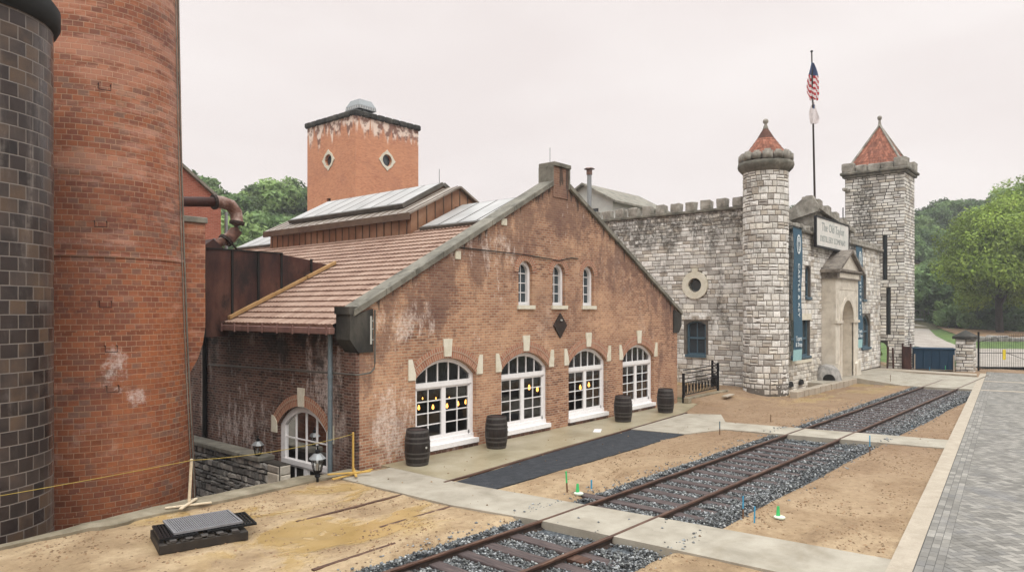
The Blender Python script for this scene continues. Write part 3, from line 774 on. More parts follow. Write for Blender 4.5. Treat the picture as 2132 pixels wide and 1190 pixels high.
# loose stones
rs = np.random.RandomState(4)
def stones_field(n, xa, xb, size, z, dens=None):
    X = rs.uniform(xa, xb, n); yl = 8.14-.018*(X-10.3)+.03*np.maximum(0, 10.3-X)
    Y = yl-1.48-1.0+rs.uniform(0, 3.04, n)
    X = X+rs.normal(0, .01, n)
    inp1 = (X > 10.34-.08*(Y-8.2)-.10) & (X < 11.85-.10*(Y-7.5)+.1)
    inp2 = (X > 22.15+(9.82-Y)*.1716-.05) & (X < 23.6+(10.42-Y)*.1718+.1)
    keep = ~(inp1 | inp2)
    ph = (X-4.6)/.62; nearS = np.abs(ph-np.round(ph))*.62 < .125; keep &= ~(nearS & (rs.rand(n) < .95) & (Y > yl-2.05) & (Y < yl+.35))
    edge = np.minimum(Y-(yl-2.48), (yl+.56)-Y); keep &= ~((edge < .12) & (rs.rand(n) < .45))
    X, Y = X[keep], Y[keep]; n = len(X)
    yl = yl[keep]
    s_ = size*rs.uniform(.55, 1.25, n)
    base = np.array([[1, 0, 0], [-1, 0, 0], [0, 1, 0], [0, -1, 0], [0, 0, 1], [0, 0, -1]], float)
    V = base[None]*rs.uniform(.6, 1.1, (n, 6, 1))*s_[:, None, None]+rs.normal(0, .12, (n, 6, 3))*s_[:, None, None]
    an = rs.uniform(0, 6.28, n); ca, sa = np.cos(an), np.sin(an)
    tl = rs.uniform(-.6, .6, n); ct_, st_ = np.cos(tl), np.sin(tl)
    y1 = V[..., 1]*ct_[:, None]-V[..., 2]*st_[:, None]; z1 = V[..., 1]*st_[:, None]+V[..., 2]*ct_[:, None]
    x2 = V[..., 0]*ca[:, None]-y1*sa[:, None]; y2 = V[..., 0]*sa[:, None]+y1*ca[:, None]
    edge = np.minimum(Y-(yl-2.48), (yl+.56)-Y)
    zb = z+.075*np.clip((Y-yl-.02)/.2, 0, 1)+.03*np.clip((yl-1.55-Y)/.2, 0, 1)-.05*np.clip(1-edge/.2, 0, 1)+rs.uniform(-.012, .018, n)
    V = np.stack([x2+X[:, None], y2+Y[:, None], z1*.8+zb[:, None]], -1).reshape(-1, 3)
    T = np.array([[0, 2, 4], [2, 1, 4], [1, 3, 4], [3, 0, 4], [2, 0, 5], [1, 2, 5], [3, 1, 5], [0, 3, 5]])
    Fc = (T[None]+(np.arange(n)*6)[:, None, None]).reshape(-1, 3)
    tone = rs.choice([.18, .32, .5, .75, 1.05, 1.5], n, p=[.2, .22, .22, .16, .12, .08])
    blue = rs.uniform(.96, 1.06, n)
    C = np.stack([tone, tone, tone*blue, np.ones(n)], -1)
    return V, Fc, np.repeat(C, 24, 0)
parts = [stones_field(30000, 6.0, 17, .034, -.13), stones_field(17000, 17, 30, .036, -.13), stones_field(9000, 30, 41, .045, -.13)]
Vs = []; Fs = []; Cs = []; off_ = 0
for V, Fc, C in parts: Vs.append(V); Fs.append(Fc+off_); Cs.append(C); off_ += len(V)
V = np.concatenate(Vs); Fc = np.concatenate(Fs); C = np.concatenate(Cs)
me = bpy.data.meshes.new('ballast_stones'); me.vertices.add(len(V)); me.vertices.foreach_set('co', V.ravel())
me.loops.add(Fc.size); me.loops.foreach_set('vertex_index', Fc.ravel().astype(np.int32))
me.polygons.add(len(Fc)); me.polygons.foreach_set('loop_start', np.arange(0, Fc.size, 3, dtype=np.int32))
me.update(calc_edges=True); me.validate()
ca = me.color_attributes.new('Col', 'FLOAT_COLOR', 'CORNER'); ca.data.foreach_set('color', C.astype(np.float32).ravel())
me.materials.append(M['stones'])
o = bpy.data.objects.new('gravel_stones', me); COL.objects.link(o)
tag(o, 'loose grey crushed stones heaped around the rails and sleepers', 'gravel', kind='stuff')

def rail_obj(fy, label, xa, xb, group=None, depth_=.16, zt=.006, name='rail'):
    m = MB(); xs = []; x = xa
    while x < xb: xs.append(x); x += 1.5
    xs.append(xb)
    zb = zt-depth_
    prof = [(-.07, zb), (-.07, zb+.018), (-.015, zb+.04), (-.012, zt-.05), (-.036, zt-.035), (-.036, zt-.004), (-.03, zt), (.03, zt), (.036, zt-.004), (.036, zt-.035), (.012, zt-.05), (.015, zb+.04), (.07, zb+.018), (.07, zb)]
    rings = [m.pts([(x, fy(x)+a_, b_) for a_, b_ in prof]) for x in xs]; k_ = len(prof)
    for r_ in range(len(rings)-1):
        for i in range(k_): 
            j = (i+1) % k_
            m.face((rings[r_]+i, rings[r_+1]+i, rings[r_+1]+j, rings[r_]+j), None, None, 1 if i in (1, 2, 3, 10, 11, 12) else 0)
    m.face([rings[0]+i for i in range(k_)]); m.face([rings[-1]+k_-1-i for i in range(k_)])
    return tag(m.build(name, ['steel_rail', 'rail_dark']), label, 'rail', group)
rail_obj(yL, 'long rusty rail of the ballasted track, the one nearer the brick building', -3, 50.8, 'rails of the main track')
rail_obj(yR, 'long rusty rail of the ballasted track, the one nearer the paved road', -3, 50.8, 'rails of the main track')
# buried siding
yA = lambda x: 11.62 if x < 11.4 else 11.62+.00+(x-11.4)*.0655
rail_obj(yA, 'buried siding rail edging the walkway beside the black asphalt strip', 11.2, 24.8, 'buried siding rails', .2, .012)
rail_obj(yA, 'half buried siding rail in the wet soil, the one nearer the quay edge', 7.4, 11.39, 'buried siding rails', .2, -.024)
rail_obj(lambda x: 10.18, 'buried siding rail crossing the bare soil and ending at the footpath', 8.2, 11.45, 'buried siding rails', .2, -.026)
rail_obj(lambda x: 9.3+.0*x, 'half buried rusty rail showing as a thin line in the sandy soil', 6.2, 9.3, 'buried siding rails', .2, -.030)

SLG = 'wooden sleepers of the railway track'
sm = MB(); sm.bbox(-.12, .12, -1.28, 1.10, -.12, .0, .012)
sp = sm.build('sleeper', 'sleeper', loc=(0, 0, 0)); first = True
tag(sp, 'weathered dark wooden sleeper half sunk in the grey ballast', 'sleeper', SLG)
x = 4.6; i = 0; rr = random.Random(8)
while x < 40.8:
    if not (9.95 < x < 11.95 or 21.9 < x < 24.7):
        c = sp if first else copy_thing(sp, (0, 0, 0))
        c.location = (x, (yL(x)+yR(x))/2-.12+rr.uniform(-.05, .05), -.088+rr.uniform(-.010, .006)); c.rotation_euler = (0, 0, rr.uniform(-.03, .03)-.02)
        if first: first = False
    x += .62
# rail joint bars and tie plates
jb = MB(); jb.bbox(12.35, 12.6, yL(12.5)+.06, yL(12.5)+.85, -.12, -.02, .01); 
tag(jb.build('sleeper_end', 'sleeper'), 'broken dark sleeper end sticking up beside the left rail past the near footpath', 'sleeper end')
pl = MB(); pl.bbox(9.15, 9.4, yR(9.2)-.34, yR(9.2)+.1, -.12, -.055, .006)
tag(pl.build('iron_chair', 'steel_rail'), 'rusty steel tie plate poking out from under the near rail', 'tie plate')

# clods and grit lying on the soil and spilling on to the paths
def scatter_lumps(name, n, size, mat, label, cat, fn, seed, tones):
    rs = np.random.RandomState(seed); pts = []
    while len(pts) < n:
        x, y = rs.uniform(3.4, 34), rs.uniform(2.9, 13.9)
        if rs.rand() > 1.25-(x-3.4)/34: continue
        z = fn(x, y, rs)
        if z is None: continue
        pts.append((x, y, z))
    m = MB(); base = [(1, 0, 0), (-1, 0, 0), (0, 1, 0), (0, -1, 0), (0, 0, 1), (0, 0, -1)]
    T = [(0, 2, 4), (2, 1, 4), (1, 3, 4), (3, 0, 4), (2, 0, 5), (1, 2, 5), (3, 1, 5), (0, 3, 5)]
    for (x, y, z) in pts:
        s = size*rs.uniform(.35, 1.3)**1.5; t = tones[rs.randint(len(tones))]
        q = m.pts([(x+a*s*rs.uniform(.6, 1.2)+rs.normal(0, .15)*s, y+b*s*rs.uniform(.6, 1.2), z+c*s*.6+s*.1) for a, b, c in base])
        for f in T: m.face([q+i for i in f], None, (t, t, t))
    o = m.build(name, mat); tag(o, label, cat, kind='stuff')
def on_soil(x, y, rs):
    if y > kx(x)+.02 and not (yR(x)-.95 < y < yL(x)+.3):
        cl = noise.noise(Vector((x*.8, y*.8, 4)))+.5*noise.noise(Vector((x*3, y*3, 2)))
        p1 = 9.95-.0 < x < 12.2-.1*(y-4) and x > 10.7-.1*(y-3) ; w = y > 11.5 and x > 11.4; st = 11.4 < x < 20.4 and y > 10.4
        p2 = 22.15+(9.82-y)*.17 < x < 23.6+(10.42-y)*.17; pad = 20.2 < x < 25.2 and y > 9.9
        if p1 or w or st or p2 or pad:
            return .004 if rs.rand() < .02 and cl > -.1 else None
        if cl < .05 and rs.rand() < .9: return None
        return soil_z(x, y)
    return None
M['clod'] = mottled('earth_clod', [(118, 92, 68), (150, 121, 92), (172, 145, 114)], 8, .95, attr=True, bump=0)
scatter_lumps('soil_crumbs', 6500, .022, 'clod', 'small crumbs of earth and grit strewn over the bare beds', 'soil', on_soil, 3, (.55, .75, .9, 1.1))
def stray(x, y, rs):
    d = max(yR(x)-1.0-y, y-(yL(x)+.5))
    if 0 < d < .5 and rs.rand() < .5*(1-d/.5)**2: return .006 if (10.1 < x < 11.7 or 22.4 < x < 24) else soil_z(x, y)+.008
    if (yR(x)-.9 < y < yL(x)+.4) and (10.3 < x < 12 or 22.6 < x < 24.2) and rs.rand() < .006: return .008
    return None
scatter_lumps('stray_stones', 900, .028, 'stones', 'stray grey ballast stones scattered along the edges of the track bed', 'gravel', stray, 5, (.4, .6, .9, 1.2))
# ------------------------------------------------------------------ gabled brick building
YF, XS = 14.1, 10.72
XC = 18.92; XE = 27.12
SL = .53
hall = thing('brick_building', (XC, YF, 0), 'gabled brick industrial building with tiled roof and four arched white windows', 'building')
fm = lambda u, v, w: (u, YF+w, v)          # facade: w goes into the building
sm_ = lambda u, v, w: (XS+w, u, v)          # left side wall
def gz(x): return 3.72+SL*(x-10.45) if x < XC else 3.72+SL*(27.39-x)
WC = [13.70, 17.12, 20.55, 23.98]; UC = [17.10, 18.84, 20.56]
outer = [(XS, -.4), (XE, -.4), (XE, gz(XE)), (XC, gz(XC)), (XS, gz(XS))]
holes = [arch(c-1.16, c+1.16, .16, 2.07, .50) for c in WC]+[arch(c-.34, c+.34, 4.05, 5.09, .34) for c in UC]
m = MB(); m.wall(outer, holes, fm, .5, .30); m.build('front_wall', 'facade', hall)
# side wall, with the tall doorway in it
m = MB()
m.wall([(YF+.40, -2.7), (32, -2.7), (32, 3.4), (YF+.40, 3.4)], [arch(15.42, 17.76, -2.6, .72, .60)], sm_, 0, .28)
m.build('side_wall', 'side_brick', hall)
m = MB(); m.wall([(YF+.51, -.4), (32, -.4), (32, 3.4), (YF+.51, 3.4)], [], lambda u, v, w: (XE-w, u, v), 0, .2)
m.wall([(XS+.01, -2.7), (XE-.01, -2.7), (XE-.01, 3.4), (XC, 7.4), (XS+.01, 3.4)], [], lambda u, v, w: (u, 32-w, v), .3, .2)
m.build('rear_wall', 'far_brick', hall)
# corner buttress of the gable, left end, below the kneeler
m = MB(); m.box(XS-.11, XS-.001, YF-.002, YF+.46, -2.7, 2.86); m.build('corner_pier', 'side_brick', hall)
# interior
m = MB(); m.box(XS+.45, XE-.45, YF+6, YF+6.1, -.1, 5); m.box(XS+.45, XE-.45, YF+.31, YF+6, 3.55, 3.65)
m.build('inner_partition', 'interior', hall)
m = MB(); m.box(XS+.45, XE-.45, YF+.35, YF+6, -.05, .0); m.build('inner_floor', 'floor_in', hall)

# coping along the gable rakes
m = MB(); 
def rake(xa, xb, sgn):
    n = 8
    for i in range(n):
        a = xa+(xb-xa)*i/n; b = xa+(xb-xa)*(i+1)/n-.012*sgn
        za, zb = gz(a), gz(b); t = .17
        T = lambda u, y, v: (a+(b-a)*u, y, za+(zb-za)*u+v)
        m.bbox(0, 1, YF-.10, YF+.50, .0, t, .012, T=T)
rake(10.50, 18.45, 1); m.build('coping', 'coping', hall)
m = MB(); rake(19.38, 27.45, 1)
m.build('coping', 'coping', hall)
m = MB(); m.bbox(18.50, 19.34, YF-.03, YF+.52, 7.6, 8.62, .015)
m.build('gable_stack', 'facade', hall)
m = MB(); m.bbox(18.48, 19.42, YF-.10, YF+.58, 8.62, 8.76, .02); m.bbox(18.44, 18.50, YF-.06, YF+.55, 7.95, 8.62, .01); m.bbox(19.345, 19.41, YF-.06, YF+.55, 7.95, 8.62, .01)
m.build('stack_cap', 'coping', hall)
m = MB(); m.tube((18.75, YF+.3, 8.74), (18.75, YF+.3, 9.3), .008); m.build('lightning_rod', 'dark_metal', hall)
# kneelers
m = MB(); Tk = lambda x, y, z: (x, y, z)
m.solid([(10.40, 3.18), (10.66, 2.86), (11.10, 2.86), (11.10, 3.93), (10.62, 3.80), (10.40, 3.80)], lambda u, v, w: (u, YF-.055+w, v), 0, .56)
m.box(10.36, 10.66, YF-.075, YF+.52, 3.8, 3.98)
m.build('kneeler', 'kneeler', hall)
m = MB()
m.solid([(26.75, 2.95), (27.18, 2.95), (27.42, 3.25), (27.42, 3.75), (26.75, 3.9)], lambda u, v, w: (u, YF-.05+w, v), 0, .5)
m.build('kneeler', 'kneeler', hall)
m = MB(); m.bbox(11.0, 11.06, YF-.075, YF-.05, 3.05, 3.75, .01); 
for z in (3.15, 3.42, 3.62): m.box(11.06, 11.16, YF-.07, YF-.045, z, z+.03)
m.build('cable_bracket', 'spot', hall)

# arches, keystones and springers
for c in WC:
    m = MB(); r = (1.16**2+.25)/(1.0); cz = 2.07+.5-r; a = math.asin(1.16/r); n = 26
    for band in range(2):
        r0, r1 = r+.005+band*.17, r+.165+band*.17
        for i in range(n):
            t0 = -a*1.0+2*a*i/n; t1 = -a+2*a*(i+1)/n; d = -.012-.004*band
            P4 = [(c+r0*math.sin(t0), cz+r0*math.cos(t0)), (c+r0*math.sin(t1), cz+r0*math.cos(t1)), (c+r1*math.sin(t1), cz+r1*math.cos(t1)), (c+r1*math.sin(t0), cz+r1*math.cos(t0))]
            uv = [(t0*r, r0-r), (t1*r, r0-r), (t1*r, r1-r), (t0*r, r1-r)]
            m.poly([fm(u, v, d) for u, v in P4], uv)
            m.poly([fm(*P4[3], d), fm(*P4[2], d), fm(*P4[2], .01), fm(*P4[3], .01)], uv)
    m.build('arch', 'arch_brick', hall)
    m = MB(); m.solid([(c-.13, 2.62), (c+.13, 2.62), (c+.17, 3.11), (c-.17, 3.11)], fm, -.04, .02); m.build('keystone', 'limestone', hall)
    for s in (-1, 1):
        m = MB(); m.solid([(c+s*1.17, 2.05), (c+s*1.42, 2.05), (c+s*1.42, 2.60), (c+s*1.29, 2.60), (c+s*1.17, 2.22)][::s], fm, -.03, .02); m.build('springer', 'limestone', hall)

def bar(mb, mp, u0, u1, v0, v1, w0, w1): mb.box(u0, u1, w0, w1, v0, v1, T=lambda u, w, v: mp(u, v, w))
def ring2(mb, mp, A, B, w0, w1):
    n = len(A)
    for i in range(n):
        j = (i+1) % n
        mb.poly([mp(*A[i], w0), mp(*A[j], w0), mp(*B[j], w0), mp(*B[i], w0)])
        mb.poly([mp(*B[i], w0), mp(*B[j], w0), mp(*B[j], w1), mp(*B[i], w1)])
        mb.poly([mp(*A[i], w0), mp(*A[j], w0), mp(*A[j], w1), mp(*A[i], w1)])
def french(mp, c, z0, zs, rise, half, zt, rows, parent, lights=5, w=.13, fr=.13, extra_h=None, cols=2):
    A = arch(c-half+.002, c+half-.002, z0, zs, rise-.003); B = arch(c-half+fr, c+half-fr, z0+.04, zs, rise-fr*.85)
    m = MB(); ring2(m, mp, A, B, w, w+.13)
    bar(m, mp, c-half+fr*.5, c+half-fr*.5, zt, zt+.13, w-.02, w+.12)            # transom
    bar(m, mp, c-half+fr*.6, c+half-fr*.6, zt-.03, zt, w+.0, w+.12)
    bar(m, mp, c-half+.0, c+half-.0, z0, z0+.16, w-.03, w+.12)                    # bottom rail
    bar(m, mp, c-half-.03, c+half+.03, z0-.09, z0+.04, w-.22, w+.05)                 # sill
    f = m.build('window', 'white', parent)
    h2 = half-fr; r2 = (h2*h2+(rise-fr*.85)**2)/(2*(rise-fr*.85)); cz = zs+rise-fr*.85-r2
    top = lambda u: cz+math.sqrt(max(0, r2*r2-(u-c)**2))
    m = MB()
    for i in range(1, lights):
        u = c-h2+2*h2*i/lights; bar(m, mp, u-.016, u+.016, zt+.12, top(u)+.01, w+.03, w+.08)
    if extra_h: bar(m, mp, c-h2, c+h2, extra_h-.016, extra_h+.016, w+.035, w+.075)
    ml = .08                                                                      # meeting stiles
    zb = z0+.16
    bar(m, mp, c-ml, c+ml, zb, zt, w+.01, w+.09)
    st = .05
    for s in (-1, 1):
        a_, b_ = (c-h2, c-ml) if s < 0 else (c+ml, c+h2)
        bar(m, mp, a_, a_+st, zb, zt, w+.02, w+.09) if s < 0 else bar(m, mp, b_-st, b_, zb, zt, w+.02, w+.09)
        bar(m, mp, a_, b_, zb, zb+.10, w+.02, w+.088); bar(m, mp, a_, b_, zt-.06, zt, w+.02, w+.088)
        for k in range(1, cols):
            um = a_+(b_-a_)*k/cols; bar(m, mp, um-.014, um+.014, zb+.1, zt-.06, w+.035, w+.075)
        for k in range(1, rows):
            z = zb+.1+(zt-.06-zb-.1)*k/rows; bar(m, mp, a_+.01, b_-.01, z-.014, z+.014, w+.037, w+.073)
    m.build('glazing_bar', 'white', f)
    m = MB(); pts = arch(c-h2-.01, c+h2+.01, z0+.1, zs, rise-fr*.85)
    m.sheet(pts, mp, w+.055); m.build('pane', 'glass', f)
    return f
for c in WC: french(fm, c, .20, 2.07, .50, 1.16, 1.80, 4, hall)
# low brick sill course under each window
m = MB()
for c in WC: m.box(c-1.2, c+1.2, YF-.05, YF-.003, -.1, .10)
m.build('brick_plinth', 'side_brick', hall)
# small arched windows
for c in UC:
    m = MB(); A = arch(c-.338, c+.338, 4.05, 5.09, .337); B = arch(c-.24, c+.24, 4.15, 5.09, .24)
    ring2(m, fm, A, B, .11, .26); f = m.build('window', 'white', hall)
    m = MB()
    for z in (4.45, 4.75, 5.05): bar(m, fm, c-.24, c+.24, z-.013, z+.013, .20, .24)
    bar(m, fm, c-.012, c+.012, 4.15, 5.3, .205, .235)
    m.build('glazing_bar', 'white', f)
    m = MB(); m.solid(arch(c-.25, c+.25, 4.12, 5.09, .25), fm, .215, .225); m.build('pane', 'dglass', f)
    m = MB(); bar(m, fm, c-.42, c+.42, 3.93, 4.05, -.07, .12); m.build('sill', 'limestone', hall)
    m = MB()
    for i in range(16):
        t0, t1 = -math.pi/2+math.pi*i/16, -math.pi/2+math.pi*(i+1)/16
        for r0, r1, d in ((.345, .45, -.012), (.453, .55, -.018)):
            P4 = [(c+r0*math.sin(t0), 5.09+r0*math.cos(t0)), (c+r0*math.sin(t1), 5.09+r0*math.cos(t1)), (c+r1*math.sin(t1), 5.09+r1*math.cos(t1)), (c+r1*math.sin(t0), 5.09+r1*math.cos(t0))]
            m.poly([fm(u, v, d) for u, v in P4], [(t0*r0, 0), (t1*r0, 0), (t1*r0, .1), (t0*r0, .1)])
            m.poly([fm(*P4[3], d), fm(*P4[2], d), fm(*P4[2], .01), fm(*P4[3], .01)])
    m.build('arch', 'arch_brick', hall)
# iron diamond plate
m = MB(); m.solid([(18.88, 2.97), (19.24, 3.39), (18.88, 3.80), (18.52, 3.39)], fm, -.05, .0)
m.tube(fm(18.88, 3.52, -.05), fm(18.88, 3.52, -.09), .03, n=8); m.build('tie_rod_plate', 'rail_dark', hall)
m = MB(); m.tube(fm(18.88, 3.56, -.052), fm(18.88, 3.56, -.10), .035, n=8); m.build('bolt', 'spot', hall)
# cable across the gable and small limestone blocks under the coping
m = MB(); m.path([fm(14.0, 5.66, -.02), fm(15.5, 5.64, -.04), fm(17, 5.62, -.04), fm(18.2, 5.56, -.04), fm(18.8, 5.53, -.04), fm(19.5, 5.66, -.03), fm(19.9, 5.66, -.02)], .016, 6)
m.build('cable', 'black_metal', hall)
m = MB(); m.bbox(14.0, 14.22, YF-.03, YF+.05, 5.32, 5.55, .01); m.build('corbel_stone', 'limestone', hall); m = MB(); m.bbox(15.95, 16.2, YF-.03, YF+.05, 6.45, 6.66, .01)
m.build('corbel_stone', 'limestone', hall)

# side doorway
f = french(sm_, 16.59, -2.55, .72, .60, 1.17, -.32, 3, hall, lights=4, w=.10, fr=.20, extra_h=.40)
m = MB(); c = 16.59; r = (1.17**2+.36)/(1.2); cz = .72+.6-r; a = math.asin(1.17/r); n = 26
for band in range(2):
    r0, r1 = r+.005+band*.16, r+.155+band*.16
    for i in range(n):
        t0 = -a+2*a*i/n; t1 = -a+2*a*(i+1)/n; d = -.012-.004*band
        P4 = [(c+r0*math.sin(t0), cz+r0*math.cos(t0)), (c+r0*math.sin(t1), cz+r0*math.cos(t1)), (c+r1*math.sin(t1), cz+r1*math.cos(t1)), (c+r1*math.sin(t0), cz+r1*math.cos(t0))]
        m.poly([sm_(u, v, d) for u, v in P4], [(t0*r, r0-r), (t1*r, r0-r), (t1*r, r1-r), (t0*r, r1-r)])
m.build('arch', 'arch_brick', hall)
m = MB(); m.solid([(c-.13, 1.32), (c+.13, 1.32), (c+.16, 1.82), (c-.16, 1.82)], sm_, -.04, .02); m.build('keystone', 'limestone', hall)
for s in (-1, 1):
    m = MB(); m.solid([(c+s*1.19, .50), (c+s*1.46, .50), (c+s*1.46, .96), (c+s*1.34, .96), (c+s*1.19, .80)], sm_, -.03, .02); m.build('springer', 'limestone', hall)
# interior behind the side door
m = MB(); m.box(XS+2.5, XS+2.6, 15, 18.2, -2.6, 1.6); m.build('inner_partition', 'interior', hall)

# roof: courses of clay tile with real laps
def tileroof(x0, z0, x1, z1, ya, yb, name, mirror=False, mat='tile'):
    m = MB(); L = math.hypot(x1-x0, z1-z0); nc = int(L/.35); seg = .09; ny = int((yb-ya)/seg)
    nx_, nz_ = -(z1-z0)/L, (x1-x0)/L
    if mirror: nx_, nz_ = -nx_, abs(nz_)
    if nz_ < 0: nx_, nz_ = -nx_, -nz_
    for k in range(nc):
        t0, t1 = k/nc, (k+1)/nc+.02
        rows = []
        for (t, lift) in ((t0, -.02), (t0, .072), (t1, .010)):
            ps = []
            for j in range(ny+1):
                y = ya+(yb-ya)*j/ny; wv = .011*(1 if j % 2 else -1)*(1 if lift > .01 else .4)
                h = lift+wv+.006*noise.noise(Vector((y*2, t*30, 0))); jit = .006*noise.noise(Vector((y*1.5, k*3.3, 9)))
                ps.append((x0+(x1-x0)*(t+jit/L)+nx_*h, y, z0+(z1-z0)*(t+jit/L)+nz_*h))
            rows.append(m.pts(ps))
        for r_ in range(2):
            for j in range(ny): m.face((rows[r_]+j, rows[r_]+j+1, rows[r_+1]+j+1, rows[r_+1]+j))
    return m.build(name, mat, hall)
tileroof(10.32, 3.49, XC, 7.66, YF+.505, 32, 'roof')
tileroof(27.5, 3.49, XC, 7.66, YF+.505, 32, 'roof', True)
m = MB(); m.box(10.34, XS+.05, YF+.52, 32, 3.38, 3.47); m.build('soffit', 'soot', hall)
m = MB(); m.bbox(10.20, 10.37, YF+.50, 20.1, 3.30, 3.47, .02)
y = YF+.6
while y < 20: m.box(10.17, 10.205, y, y+.03, 3.28, 3.52); y += .74
m.build('gutter', 'gutter', hall)
m = MB(); m.tube((10.52, 15.02, 3.3), (10.52, 15.02, -2.6), .062, n=12); 
for z in (2.2, .6, -1): m.tube((10.52, 15.02, z), (10.52, 15.02, z+.05), .075, n=12)
m.build('downpipe', 'grey_pipe', hall)
m = MB(); m.tube((10.66, 21.9, 3.3), (10.66, 21.9, -.3), .07, n=10); m.build('downpipe', 'soot', hall)
m = MB(); m.path([(10.62, 21.6, 2.20), (10.62, 18, 2.26), (10.62, 15.2, 2.31), (10.56, 14.6, 2.33), (10.56, 14.03, 2.33), (10.62, 13.99, 2.33), (10.98, 13.99, 2.36), (11.09, 13.99, 2.46), (11.11, 13.99, 2.6), (11.11, 13.99, 3.9)], .024, 7)
m.build('conduit', 'lead', hall)

# copper clad roof monitor with rooflights
MX0, MX1, MY0, MY1, ME, MR = 16.6, 21.24, 18.9, 28.1, 7.33, 8.48
mon = MB()
mon.box(MX0, MX0+.1, MY0, MY1, 5.9, ME); mon.box(MX1-.1, MX1, MY0, MY1, 5.9, ME)
mon.solid([(MX0+.1, 6.4), (MX1-.1, 6.4), (MX1-.1, ME), (XC, MR), (MX0+.1, ME)], lambda u, v, w_: (u, MY0+w_, v), .0, .1)
mon.solid([(MX0+.1, 6.4), (MX1-.1, 6.4), (MX1-.1, ME), (XC, MR), (MX0+.1, ME)], lambda u, v, w_: (u, MY1-w_, v), .0, .1)
mo = mon.build('roof_monitor', 'copper', hall)
m = MB(); y = MY0+.2
while y < MY1: m.box(MX0-.025, MX0, y, y+.03, 6.2, ME); y += .42
x = MX0+.3
while x < MX1:
    zt = ME+(MR-ME)*(1-abs(x-XC)/(XC-MX0)); m.box(x, x+.03, MY0-.025, MY0, 6.0, zt); x += .42
m.build('standing_seam', 'copper_trim', mo)
m = MB()
def slope2(x0, z0, x1, z1, ya, yb, t, mb):
    L = math.hypot(x1-x0, z1-z0); nx_, nz_ = -(z1-z0)/L*t, abs(x1-x0)/L*t
    if x1 < x0: nx_ = -nx_*-1*-1
    sg = 1 if x1 > x0 else -1; nx_ = -sg*abs(z1-z0)/L*t
    ps = [(x0, ya, z0), (x1, ya, z1), (x1, yb, z1), (x0, yb, z0)]
    b = mb.pts(ps+[(p[0]+nx_, p[1], p[2]+nz_) for p in ps])
    for q_ in ((0, 1, 2, 3), (4, 5, 6, 7), (0, 1, 5, 4), (1, 2, 6, 5), (2, 3, 7, 6), (3, 0, 4, 7)): mb.face([b+i for i in q_])
k_ = (MR-ME)/(XC-MX0)
slope2(MX0-.20, ME-.20*k_, XC, MR, MY0-.16, MY1+.16, .07, m); slope2(MX1+.20, ME-.20*k_, XC, MR, MY0-.16, MY1+.16, .07, m)
m.build('roof', 'seam_roof', mo)
m = MB(); m.box(MX0-.26, MX0-.20, MY0-.16, MY1+.16, ME-.28, ME-.04)
y = MY0
while y < MY1: slope2(MX0-.18, ME-.18*k_+.07, XC, MR+.07, y, y+.03, .025, m); y += .5
m.build('fascia', 'copper_trim', mo)
def rooflight(x0, z0, x1, z1, ya, yb, n, parent, lift=.14, two=True, endcap=True):
    fr = MB(); L = math.hypot(x1-x0, z1-z0); k = (z1-z0)/(x1-x0)
    slope2(x0, z0, x1, z1, ya, yb, lift, fr)
    if two: slope2(2*x1-x0, z0, x1, z1, ya, yb, lift, fr)
    f = fr.build('rooflight', 'lead', parent)
    nx_, nz_ = -(z1-z0)/L, (x1-x0)/L
    for i in range(n):
        a = ya+(yb-ya)*i/n+.045; b = ya+(yb-ya)*(i+1)/n-.045
        g1 = MB(); q0 = .04
        g1.poly([(x0+(x1-x0)*q0+nx_*(lift+.012), a, z0+(z1-z0)*q0+nz_*(lift+.012)), (x0+(x1-x0)*q0+nx_*(lift+.012), b, z0+(z1-z0)*q0+nz_*(lift+.012)),
                 (x1+nx_*(lift+.012)-.05, b, z1+nz_*(lift+.012)-.03), (x1+nx_*(lift+.012)-.05, a, z1+nz_*(lift+.012)-.03)])
        g1.build('pane', 'skyglass', f)
    return f
rooflight(16.9, 7.60, XC, 8.66, 19.65, 27.1, 8, mo)
m = MB()
m.solid([(16.98, 7.3), (20.86, 7.3), (20.86, 7.62), (XC, 8.66), (16.98, 7.62)], lambda u, v, w_: (u, 19.72+w_, v), 0, 7.3); m.build('rooflight_kerb', 'copper_trim', mo)
rooflight(16.75, 6.66, XC, 7.72, YF+.9, 18.6, 4, hall, .12)
rooflight(16.75, 6.66, XC, 7.72, 28.3, 31.4, 3, hall, .12)
m = MB(); m.tube((XC-.1, 19.8, 8.7), (XC-.1, 19.8, 9.3), .01); m.build('lightning_rod', 'dark_metal', hall)

# flue duct lying across the roof
du = thing('flue_duct', (9, 20, 3), 'large rusty sheet metal duct running from the chimney across the tiled roof', 'duct')
m = MB()
m.solid([(8.2, 3.12), (10.45, 3.12), (10.5, 3.66), (14.05, 5.36), (14.05, 5.40), (13.30, 5.47), (13.26, 5.52), (12.1, 5.66), (8.2, 5.66)], lambda u, v, w_: (u, 20+w_, v), 0, 1.2)
m.build('casing', 'rust', du)
m = MB()
for x in (9.72, 10.56, 11.40, 12.19, 13.27):
    zt = 5.70 if x < 12.5 else 5.56; zb = max(3.12, 3.50+.485*(x-10.32)+.1) if x > 10.5 else 3.12
    m.box(x-.03, x+.03, 19.95, 20.0, zb, zt)
m.box(8.2, 12.2, 19.97, 20.05, 5.66, 5.70)
m.build('flange', 'soot', du)
m = MB()
T = lambda u, y, v: (10.42+(14.15-10.42)*u, y, 3.60+(14.15-10.42)*.485*u+v)
m.bbox(0, .40, 19.84, 19.995, .02, .13, .008, T=T); m.bbox(.405, .70, 19.85, 19.995, .02, .12, .008, T=T); m.bbox(.705, 1, 19.84, 19.995, .02, .13, .008, T=T)
m.build('flashing', 'flash', du)
